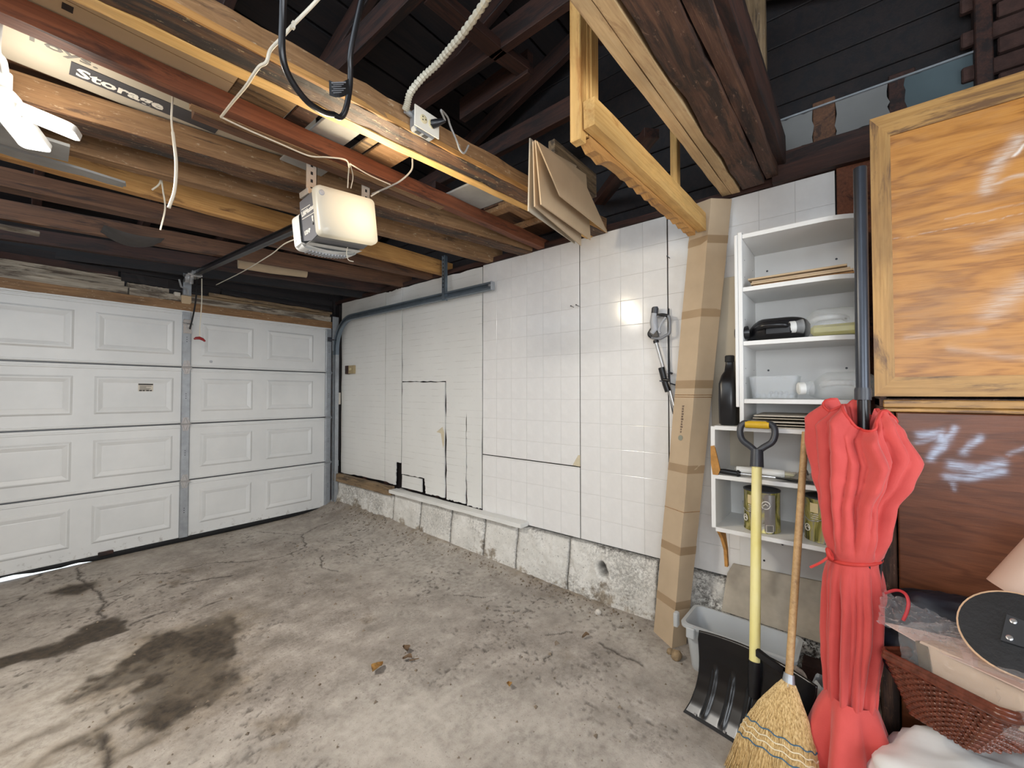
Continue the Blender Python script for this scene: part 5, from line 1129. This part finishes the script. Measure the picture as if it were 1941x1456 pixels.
# ------------------------------------------------------------------ closed red parasol, standing on its crown
ub = thing('closed_parasol', 'closed coral red parasol standing upside down with its dark pole up', 'parasol', (1.80,0,0))
def redm():
    n = NT('coral_canvas'); v = n.coord((1,1,1)); c = n.ramp(n.noise(v, 3.5, 4), [(.3, srgb(188,62,57)), (.7, srgb(212,82,76))])
    n.col(c); n.bump(n.mix(.5, n.noise(v, 9, 4, .6, .6), n.noise(v, 300, 2)), .16, .008); return n.set(Roughness=.75, Sheen_Weight=.25)
REDM = redm(); KPX = .00137
tab = [(1.31,1628,66),(1.255,1618,93),(1.155,1634,106),(1.07,1629,95),(.98,1618,77),(.89,1617,69),(.82,1613,58),(.79,1612,52),(.75,1611,55),(.70,1610,59),(.63,1611,63),(.545,1609,63),(.46,1605,58),(.37,1602,52),(.30,1600,48),(.19,1603,44),(.09,1606,34),(.02,1606,20)]
def tabv(z, k):
    for a, b in zip(tab[:-1], tab[1:]):
        if a[0] >= z >= b[0]: f = (a[0]-z)/(a[0]-b[0]); f = f*f*(3-2*f) if k == 2 else f; return a[k]*(1-f)+b[k]*f
    return tab[0][k] if z > tab[0][0] else tab[-1][k]
def ux(z): return 1.795 + .062*z
def ucen(z): y = -(tabv(z,1)-1615)*KPX; return Vector((ux(z), y, z))
mb = MB(); P = []; NTH = 240; zs = np.concatenate([np.linspace(.02,.70,40), np.linspace(.715,.86,14), np.linspace(.88,1.31,34)])
def ur(z, a):
    R = tabv(z,2)*KPX; d = abs(z-.79)
    amp = .05 + .26*min(1, d/.16)*(1 if z > .79 else .85)
    s1 = abs(math.sin((4.0 if z > .79 else 5.0)*a + .45*math.sin(6.3*z+1)))**.8
    s2 = abs(math.sin(7.5*a + 1.3 + 1.1*math.sin(3*z)))**.9
    f = 1 - amp*(1-s1) - amp*.45*(1-s2) + .03*math.sin(11*a+6*z)*min(1, d/.1)
    f *= 1.06
    if z > 1.0: f *= 1 + .10*max(0, (z-1.0)/.3)*math.cos(3*a+.4)
    if abs(z-.79) < .05: f = .93*(1-abs(z-.79)/.05) + f*abs(z-.79)/.05
    return R*f
for z in zs:
    c = ucen(z); row = []
    for k in range(NTH+1):
        a = 2*math.pi*k/NTH; r = ur(z, a); hem = 0
        if z > 1.0:
            fr = math.exp(-((abs((a-math.pi+math.pi)%(2*math.pi)-math.pi))/.42)**2)      # the hem dips at the front
            hem = ((z-1.0)/.31)*(-.085*fr + .012*math.sin(8*a+1) + .012*math.sin(5*a)) - .045*((z-1.0)/.31)*max(0, math.sin(-a))
        row.append(Vector((c.x + r*math.cos(a), c.y + r*math.sin(a), z + hem)))
    P.append(row)
top_row = P[-1]; c = ucen(1.2)
for f, dz in ((.93,.004),(.82,-.012),(.62,-.05),(.40,-.09),(.26,-.12)): P.append([Vector((c.x + (p.x-c.x)*f, c.y + (p.y-c.y)*f, p.z + dz)) for p in top_row])
mb.grid(P); cn = part('canopy', mb, REDM, ub, smooth=70)
part('hem', MB().tube(top_row[::3] + [top_row[-1]], .0045, 6), plain('hem_red', srgb(196,60,54), .75, 0, .1), cn, smooth=60)
tie = MB(); c = ucen(.79); tie.tube([Vector((c.x + (ur(.79,a)+.004)*math.cos(a), c.y + (ur(.79,a)+.004)*math.sin(a), .79 - .012*math.sin(a))) for a in np.linspace(0, 2*math.pi, 90)], .006, 6, 1.0)
k0 = Vector((1.80,.064,.803)); tie.tube(bez([k0, k0+Vector((-.012,.010,.018)), k0+Vector((-.02,.006,.0)), k0+Vector((-.01,-.002,-.014)), k0], 5), .006, 6); tie.tube(bez([k0+Vector((-.01,.004,-.005)), k0+Vector((-.02,.028,-.03)), k0+Vector((-.02,.058,-.055))], 5), .0045, 6)
part('tie_cord', tie, plain('tie_red', srgb(188,52,44), .7, 0, .12, 30), ub, smooth=60)
vt = MB(); P = []
for j, t in enumerate(np.linspace(0, 1, 16)):
    z = .335 - .30*t; c = ucen(max(z,.03)); row = []
    for k in range(161):
        a = 2*math.pi*k/160; fl = .064 + (.075 + .034*math.sin(4*a+.8) + .016*math.sin(9*a+2))*t**.8; sag = .05*t*math.sin(4*a+.9) + .025*math.sin(3*a)*t; fl = .064 + t**.8*(.035 + .085*abs(math.sin(2.5*a+.55))**1.3 + .014*math.sin(9*a+2)); row.append(Vector((c.x + fl*math.cos(a), c.y + fl*math.sin(a), max(.006, z + sag))))
    P.append(row)
vt.grid(P); part('vent_flap', vt, REDM, ub, smooth=70)
pole0, pole1 = Vector((1.868,-.026,1.10)), Vector((1.935,-.032,2.165))
POLEM = plain('dark_steel_pole', srgb(62,66,74), .32, .5, .06, 9)
part('pole', MB().tube([pole0.lerp(pole1,.25), pole1], .0195, 20), POLEM, ub, smooth=60)
part('lower_pole', MB().tube([pole0-Vector((.06,0,1.0)), pole0.lerp(pole1,.27)], .0165, 20), BLACK, ub, smooth=60)
q = pole0.lerp(pole1,.235); d_ = (pole1-pole0).normalized(); part('collar', MB().tube([q-d_*.02, q+d_*.018], .0235, 20).tube([q+d_*.018, q+d_*.022], .022, 20), DARKG, ub, smooth=40)
for k in range(8):
    a = 2*math.pi*(k+.5)/8; c1_, c2_ = ucen(.10), ucen(1.16); part('rib', MB().tube([c1_ + Vector((.02*math.cos(a),.02*math.sin(a),0)), c2_ + Vector((.075*math.cos(a),.075*math.sin(a),0))], .005, 6), BLACKM, ub)

# ================================================================== PLYWOOD CABINET
def ply_mat(name, c1, c2, c3, scuff, chalk):
    n = NT(name); v = n.coord((1,1,1), False); m = n.n('Mapping'); n.link(v, m.inputs[0]); m.inputs['Scale'].default_value = (1, 1.3, 7.5)
    nz = n.noise(m.outputs[0], 1.7, 3, .5, .5); sn = n.n('Math', operation='SINE', i_0=n.n('Math', operation='MULTIPLY', i_0=nz, i_1=34.0).outputs[0])
    g2 = n.n('Mapping'); n.link(v, g2.inputs[0]); g2.inputs['Scale'].default_value = (1, 5, 90); fine = n.noise(g2.outputs[0], 3, 5, .65)
    lowf = n.noise(m.outputs[0], 1.1, 2); sm_ = n.n('MapRange', i_Value=sn.outputs[0], i_1=-1, i_2=1, i_3=0, i_4=1); c = n.ramp(n.mix(.68, sm_.outputs[0], fine), [(.22, c1), (.48, c2), (.85, c3)])
    c = n.mix(n.ramp(n.noise(m.outputs[0], 2.6, 5, .65), [(.50, G(0)), (.78, G(.55))]), c, scuff)
    at = n.n('VertexColor', layer_name='wear'); sp = n.n('SeparateColor'); n.link(at.outputs[0], sp.inputs[0])
    k = n.n('Math', operation='MULTIPLY', i_0=sp.outputs[0], i_1=n.ramp(fine, [(.38, G(.35)), (.55, G(1))])); c = n.mix(k.outputs[0], c, chalk)
    c = n.mix(sp.outputs[1], c, srgb(222,214,206)); n.col(c); n.bump(fine, .12, .003); return n.set(Roughness=.38, Specular_IOR_Level=.45)
PLY = ply_mat('amber_plywood', srgb(138,86,32), srgb(174,116,48), srgb(194,136,64), srgb(146,108,78), srgb(196,178,164))
PLYD = ply_mat('brown_plywood', srgb(80,42,22), srgb(98,54,30), srgb(114,66,40), srgb(78,46,30), srgb(176,186,204))
CX0 = 2.0; cab = thing('plywood_cabinet', 'tall plywood cabinet with framed amber upper door and brown lower door', 'cabinet', (2.24,-.6,0))
part('carcass', MB().box((CX0+.025,-.075,.02),(2.42,-.095,2.34),.002).box((CX0+.025,-1.3,.02),(2.42,-1.28,2.34),.002).box((CX0+.02,-1.3,1.305),(2.42,-.075,1.335),.002).box((2.40,-1.3,.02),(2.42,-.08,2.34),.002).box((CX0+.025,-1.3,.02),(2.42,-.075,.05),.002).box((CX0+.025,-1.3,2.33),(2.42,-.075,2.35),.002), W_DARKB, cab)
y0, y1, z0, z1 = -.062, -1.30, 1.343, 2.364; sw, tw, bw = .055, .082, .068
fr_ = thing  # (doors are parts of the cabinet)
def door_frame(name, pts, mat, par, M=None):
    x = CX0; return part(name, MB().prism([(x, y, z) for y, z in pts], (.022,0,0)), mat, par)
NY, NZ = 260, 220
def ply_panel(name, ya, yb, za, zb, x, mat, par, marks):
    yy, zz = np.meshgrid(np.linspace(ya, yb, NY), np.linspace(za, zb, NZ), indexing='ij'); wear = np.zeros(yy.shape+(4,)); wear[..., 3] = 1
    for ch, pts, wd, k in marks:
        d = seg_dist(yy + (fbm(yy*30, zz*30)-.5)*.02, zz + (fbm(yy*30+5, zz*30)-.5)*.012, np.array([tuple(hx(a, b, x))[1:] for a, b in pts])); wear[..., ch] = np.maximum(wear[..., ch], k*np.exp(-(d/wd)**2))
    P = np.stack([np.full(yy.shape, x), yy, zz], -1) - np.array(WM[par.name].translation)
    o = bpy.data.objects.new(name, np_grid(name, P, mat, wear)); COL.objects.link(o); _put(o, WM[par.name], par); so = o.modifiers.new('t', 'SOLIDIFY'); so.thickness = .012; so.offset = -1; return o
ud = ply_panel('upper_door', y0-sw+.004, y1, z0+bw-.004, z1-tw+.004, CX0+.006, PLY, cab, [(0,[(1935,262),(1890,310),(1870,360)],.018,.9),(1,[(1941,275),(1925,294)],.004,1.0),(0,[(1880,350),(1941,330)],.006,.8),(0,[(1790,415),(1941,385)],.0022,.5),(0,[(1690,455),(1941,405)],.0012,.55),(0,[(1941,540),(1880,590)],.03,.6),(0,[(1941,440),(1860,470)],.02,.5),(0,[(1720,640),(1860,625)],.012,.35),(0,[(1941,680),(1800,660)],.01,.3)])
for nm, pts in (('stile', [(y0,z0),(y0,z1),(y0-sw,z1-tw),(y0-sw,z0+bw)]), ('top_rail', [(y0,z1),(y1,z1),(y1,z1-tw),(y0-sw,z1-tw)]), ('bottom_rail', [(y0,z0),(y0-sw,z0+bw),(y1,z0+bw),(y1,z0)])):
    # frame lies along its own grain
    P = [Vector((CX0,y,z)) for y, z in pts]; M = frame(P[0], P[0]+Vector((0,0,1)), (1,0,0)) if nm == 'stile' else frame(P[0], P[0]+Vector((0,-1,0)), (0,0,1))
    part(nm, MB().prism(P, (.024,0,0)), W_FRAME, ud, M)
ld = ply_panel('lower_door', -.118, -1.30, .10, 1.286, CX0+.003, PLYD, cab, [(0,[(1745,825),(1785,820),(1790,835),(1765,870)],.012,.9),(0,[(1735,840),(1780,830)],.008,.5),(0,[(1808,812),(1785,850)],.008,.8),(0,[(1855,830),(1825,858)],.010,.85),(0,[(1808,882),(1850,890),(1895,878)],.014,.9),(0,[(1800,905),(1830,905),(1900,895)],.012,.85),(0,[(1805,915),(1808,928)],.006,.5),(0,[(1941,848),(1915,862)],.006,.4)])
for za, zb, m, x in ((1.288,1.302,W_FRAME,0),(1.303,1.330,W_FRAME,.008)): beam('top_edge', (CX0+x+.012,-.085,za), (CX0+x+.012,-1.3,za), .022, zb-za, m, cab)
beam('edge_stile', (CX0+.014,-.092,.10), (CX0+.014,-.092,1.286), .045, .020, W_DARKB, cab, up=(1,0,0)); part('plinth', MB().box((CX0+.01,-1.3,.0),(CX0+.03,-.08,.10),.002), W_DARKB, cab)

# ================================================================== THINGS PILED IN FRONT OF THE CABINET
# stuffed white sack on the floor
def lump(name, c, r, mat, namp=.12, fr=6.0, n1=56, n2=36, flat=.0, pw=2.4, seed=0):
    P = []
    for i in range(n1+1):
        a = 2*math.pi*i/n1; row = []
        for j in range(n2+1):
            b = -math.pi/2 + math.pi*j/n2; d = Vector((math.cos(b)*math.cos(a), math.cos(b)*math.sin(a), math.sin(b))); k = (abs(d.x)**pw+abs(d.y)**pw+abs(d.z)**pw)**(-1/pw)
            nz = float(fbm(np.array(fr*(d.x*.7+d.z*.5)+seed+9), np.array(fr*(d.y*.8-d.z*.6)+seed+5), 4))-.5; k *= 1 + namp*2*nz*math.cos(b)**.3
            p = Vector((d.x*r[0]*k, d.y*r[1]*k, d.z*r[2]*k)); row.append(Vector(c)+Vector((p.x, p.y, max(p.z, -r[2]+flat))))
        P.append(row)
    return MB().grid(P)
ws = thing('white_sack', 'stuffed white sack on the floor under the wicker basket', 'sack', (1.66,-.36,0))
part('cloth', lump('cloth', (1.735,-.36,.175), (.215,.335,.173), plain('white_sheet', srgb(226,226,224), .6, 0, .03, 4), .16, 3.2), plain('white_sheet', srgb(228,229,228), .55, 0, .03, 4), ws, smooth=80)
part('loose_fold', MB().grid([[Vector((1.50-.09*math.sin(2.5*t)+.07*s, -.10-.34*t+.02*math.sin(9*t), .045+.09*t+.05*math.sin(7*t+3*s)+.07*s)) for s in np.linspace(0, 1, 10)] for t in np.linspace(0, 1, 30)]), plain('lilac_sheet', srgb(214,208,214), .6, 0, .04, 4), ws, smooth=80)
# basket
bk3 = thing('wicker_basket', 'dark brown wicker basket in front of the cabinet, holding a wrapped box', 'basket', (1.66,-.25,.40))
RL, RR, BL, BR = hd(1668,1238,1.735), hd(1914,1366,1.50), hd(1704,1352,1.71), hd(1818,1424,1.565)
ev = (RR-RL); nv_ = Vector((-ev.y, ev.x, 0)).normalized(); nv_ = nv_ if nv_.x > 0 else -nv_
dt, db = .25, .19
cor = lambda t: [BL.lerp(RL,t), BR.lerp(RR,t), BR.lerp(RR,t)+nv_*(db+(dt-db)*t), BL.lerp(RL,t)+nv_*(db+(dt-db)*t)]
def basket_ring(t, n=30, wob_=0, ph=0, rc=.12):
    c = cor(t); c[0] = c[0]+nv_*.03*(1-t); c[1] = c[1]+nv_*.03*(1-t); out = []
    for i in range(4):
        a, b = c[i], c[(i+1)%4]; m_ = i % 2 == 0; k_ = n if m_ else n*2//3
        for k in range(k_): out.append(a.lerp(b, rc/2 + (1-rc)*k/(k_-1)))
    cen = sum(c, Vector())/4; res = []
    for k, p in enumerate(out):
        o = (p-cen).normalized(); o.z = 0; res.append(p + o*wob_*math.sin(math.pi*k*.5*1.0 + ph))
    return res + res[:1]
WICK = plain('dark_wicker', srgb(100,52,36), .24, 0, .35, 40, .1)
lin = MB(); lin.grid([basket_ring(t) for t in np.linspace(0, 1, 6)]); n = len(basket_ring(0)); lin.f.append(tuple(range(n-1))); part('lining', lin, plain('wicker_inside', srgb(48,24,16), .6), bk3)
rows = MB(); NR = 19
for r in range(NR): rows.tube(basket_ring((r+.5)/NR, 36, .0055, math.pi*r), .0046, 6)
wr = part('woven_rows', rows, WICK, bk3, smooth=60); wr['kind'] = 'stuff'
stk = MB(); lo_, hi_ = basket_ring(0, 12), basket_ring(1, 12)
for a, b in zip(lo_, hi_): stk.tube([a, a.lerp(b,.5), b], .0045, 5)
sk = part('stakes', stk, WICK, bk3, smooth=60); sk['kind'] = 'stuff'
part('rim', MB().tube(basket_ring(1.0, 30), .011, 8).tube([p+Vector((0,0,.012)) for p in basket_ring(1.0, 30)], .008, 8), WICK, bk3, smooth=60)
# box inside, wrapped
bw_ = thing('wooden_box', 'pale wooden box in clear wrapping lying in the basket', 'box', RL.lerp(RR,.5))
ue = (RR-RL).normalized(); uz = Vector((0,0,1)); uz = (uz-ue*uz.dot(ue)).normalized(); un = uz.cross(ue); un = un if un.x > 0 else -un
BO = RL + ue*.10 + un*.035 - uz*.03; BM = axes(BO, ue, un)
if BM.col[2].z < 0: BM = axes(BO + ue*.40, -ue, un)
flip = (Vector(BM.col[0][:3])-ue).length > .1
part('body', MB().box((0,0,0),(.40,.18,.105),.004), plain('pale_box', srgb(214,188,164), .55, 0, .05, 5), bw_, BM, None, True)
xe = .40 if flip else 0.0; sg = 1 if flip else -1
part('end_clasp', MB().box((xe,.0,.02),(xe+sg*.012,.10,.10),.002).box((xe-sg*.03,-.004,.005),(xe+sg*.004,-.001,.10),.001), plain('tarnished_clasp', srgb(128,110,84), .35, .6, .2, 30), bw_, BM, None, True)
fm = MB(); P = []
path = [(-.012,-.03),(-.012,.05),(-.010,.108),(.03,.116),(.10,.114),(.17,.118),(.24,.11),(.27,.07)]
for i in range(46):
    row = []
    for j in range(40):
        k = j/39*(len(path)-1); a = min(int(k), len(path)-2); f = k-a; y = path[a][0]*(1-f)+path[a+1][0]*f; z = path[a][1]*(1-f)+path[a+1][1]*f
        nz = float(fbm(np.array(i*.33+3), np.array(j*.41+1), 4))-.5; row.append(BM @ Vector((-.05+.50*i/45 + .02*nz, y-.032*abs(nz), z+.004+.030*abs(nz)+ (.02*math.sin(i*.9) if i < 4 or i > 41 else 0))))
    P.append(row)
fm.grid(P); part('wrapping', fm, FILM, bw_, smooth=25)
q4 = [hd(1672,1180,1.80), hd(1748,1224,1.70), hd(1845,1266,1.575), hd(1945,1312,1.45), hd(1945,1272,1.72), hd(1840,1218,1.78)]
part('paper_flap', MB().prism(q4, (0,0,.003)), plain('pink_paper', srgb(222,196,184), .7, 0, .05, 9), bw_, None, None, False, 'pale pink paper under the wrapping')
# dark bag behind with clear film and a red cord
dbg = thing('dark_bag', 'black bag with crinkled clear film and red cord behind the basket', 'bag', (1.87,-.22,.42))
part('body', lump('body', (1.875,-.235,.56), (.095,.20,.165), None, .14, 4.5, seed=3), plain('navy_black_cloth', srgb(22,24,34), .55, 0, .2, 9), dbg, smooth=80)
cf = MB(); P = []
for i in range(44):
    row = []
    for j in range(30):
        s, t = i/43, j/29; px, py = 1672 + 175*s - 10*t, 1118 + 78*s + 62*t*(1-.35*s); nz = float(fbm(np.array(i*.40), np.array(j*.45+8), 4))-.5; p = hd(px, py, 1.80 - .10*t - .05*s); row.append(p + Vector((-.042*nz, .016*nz, .042*nz)))
    P.append(row)
cf.grid(P); part('clear_film', cf, FILM, dbg, smooth=22)
part('red_cord', MB().tube(bez([hd(1678,1124,1.80),hd(1700,1119,1.78),hd(1716,1126,1.75),hd(1722,1142,1.73),hd(1719,1160,1.72),hd(1712,1176,1.72)], 6), .0045, 8), REDC, dbg, smooth=60)
# skateboard
skb = thing('skateboard', 'black skateboard with pale plywood edge lying over the basket', 'skateboard', hd(1930,1190,1.55))
dx_ = Vector((-.38,-.92,-.03)).normalized(); A = hd(1815,1162,1.66); up_ = Vector((.62,-.25,.80)); up_ = (up_-dx_*up_.dot(dx_)).normalized(); SM = axes(A, dx_, up_)
out = []
for a in np.linspace(math.pi/2, 3*math.pi/2, 21): out.append((.105 + .105*math.cos(a), .105*math.sin(a)))
for a in np.linspace(-math.pi/2, math.pi/2, 21): out.append((.67 + .105*math.cos(a), .105*math.sin(a)))
curl = lambda x: .05*max(0, (.17-x)/.17)**1.6 + .05*max(0, (x-.60)/.17)**1.6
def deckring(sc, z): return [Vector((.39+(x-.39)*(1-(1-sc)*.3), y*sc, z - curl(x) if False else z)) for x, y in out] + [Vector((.39+(out[0][0]-.39)*(1-(1-sc)*.3), out[0][1]*sc, z))]
nf = 1 if (SM.to_3x3() @ Vector((0,0,1))).dot(A - Vector((0,0,EYE))) < 0 else -1
def face(z, sc): mb = MB().grid([deckring(sc, z*nf), deckring(.02, z*nf)]); return mb
part('deck', MB().prism([(x,y,-.006*nf) for x, y in out], (0,0,.011*nf)), plain('deck_ply', srgb(206,170,136), .5, 0, .1, 40), skb, SM, None, True, 'pale layered plywood edge')
part('grip_sheet', MB().prism([(.39+(x-.39)*.99,y*.965,.0052*nf) for x, y in out], (0,0,.0012*nf)), plain('worn_black_grip', srgb(26,27,30), .6, 0, .35, 14, .3), skb, SM, None, True)
part('truck', MB().prism([(.085,-.035,.006*nf),(.16,-.028,.006*nf),(.16,.028,.006*nf),(.085,.035,.006*nf)], (0,0,.010*nf)).tube([(.195,-.085,.045*nf),(.195,.085,.045*nf)], .009, 10).box((.15,-.02,.01*nf),(.20,.02,.045*nf),.003), plain('truck_grey', srgb(74,76,80), .4, .5, .1), skb, SM, None, True)
bo = MB()
for x, y in ((.098,.022),(.098,-.022),(.148,.02),(.148,-.02)): bo.lathe([(.0065,0),(.0065,.003),(.004,.004)], 10, Matrix.Translation((x,y,.0155*nf)) @ (Matrix() if nf > 0 else Matrix.Rotation(math.pi,4,'X')))
part('bolt', bo, CHROME, skb, SM, None, True)
for s in (-1, 1): part('wheel', MB().tube([(.195,s*.088,.045*nf),(.195,s*.118,.045*nf)], .026, 18), WHITEP, skb, SM, 40, True)
pr = thing('paper_roll', 'rolled pinkish brown paper leaning behind the skateboard', 'paper roll', hd(1935,1090,1.85))
a, b = hd(1912,1122,1.83), hd(2010,1018,1.87); d = (b-a).normalized(); nn = d.cross(Vector((0,0,1))).normalized(); n2 = d.cross(nn); P = []
for k in range(40): q = 2*math.pi*k/26; r = .040 + .0004*k; P.append([a + nn*r*math.cos(q) + n2*r*math.sin(q), b + nn*r*math.cos(q) + n2*r*math.sin(q)])
part('sheet', MB().grid(P), plain('kraft_paper', srgb(188,160,142), .8, 0, .05, 5), pr, smooth=60)

# ================================================================== LITTER ON THE FLOOR
LEAF = plain('dry_leaf', srgb(150,112,58), .8, 0, .3, 60, .2); LEAFB = plain('brown_leaf', srgb(104,82,60), .8, 0, .25, 60, .2)
def leaf(px, py, L, ang, m, label):
    p = hz(px, py, .008); P = []
    for i in range(9):
        t = i/8; w_ = .32*L*math.sin(math.pi*t**.8)*(1+.25*math.sin(9*t)); P.append([Vector((L*(t-.5), s*w_, .006+.012*L/.06*s*s + .006*math.sin(5*t))) for s in (-1,-.5,0,.5,1)])
    M = Matrix.Translation(p) @ Matrix.Rotation(ang, 4, 'Z'); o = part('dry_leaf', MB().grid(P), m, None, M, 60, True); tag(o, label, 'leaf', 'dry leaves on the floor')
leaf(716,1268,.075,.3,LEAF,'yellow-brown curled leaf in the middle of the floor'); leaf(769,1232,.06,1.3,LEAFB,'flat dark leaf just beyond the yellow-brown leaf')
leaf(772,1250,.05,2.2,LEAFB,'small brown leaf with a stalk beside the flat dark leaf'); leaf(965,1300,.04,.8,LEAF,'small yellow leaf on the floor toward the shovel'); leaf(1110,1208,.045,2.6,LEAFB,'brown leaf in the bare patch before the tall carton')
o = part('twig', MB().tube([hz(776,1252,.012), hz(794,1248,.010)], .003, 5), LEAFB); tag(o, 'short twig beside the small brown leaf', 'twig')
cr = MB(); rs = random.Random(9)
for k in range(900):
    if k < 520: y = rs.uniform(.9, 4.6); x = 2.405 - abs(rs.gauss(0, .07)) - .01
    else: x = rs.uniform(.2, 2.3); y = rs.uniform(.5, 4.2)
    s = abs(rs.gauss(0, .004)) + .0018; z = float(floor_h(np.array(x), np.array(y))); q = rs.uniform(0, 6.28)
    cr.add([(x+s*math.cos(q+i*2.1)*(1+.4*rs.random()), y+s*math.sin(q+i*2.1), z) for i in range(3)] + [(x, y, z+s*1.1)], [(0,1,2),(0,1,3),(1,2,3),(2,0,3)])
o = part('crumbs', cr, plain('cement_crumbs', srgb(120,106,90), .9, 0, .4, 30), None); tag(o, 'crumbs of cement and dirt scattered along the foot of the wall', 'debris', None, 'stuff')
for (px, py, s), l in zip(((1282,1250,.028),(1270,1240,.018),(1134,1165,.020)), ('brown lump of rubble beside the storage bin', 'smaller dark rubble lump beside the storage bin', 'white plaster lump at the foot of the curb')):
    p = hz(px, py, 0); o = part('rubble_lump', lump('r', (p.x,p.y,p.z+s*.7), (s,s*.9,s*.8), None, .3, 3, 12, 8, seed=px), plain('rubble', srgb(150,128,98) if 'white' not in l else srgb(214,208,198), .9, 0, .3, 30), smooth=50); tag(o, l, 'rubble')
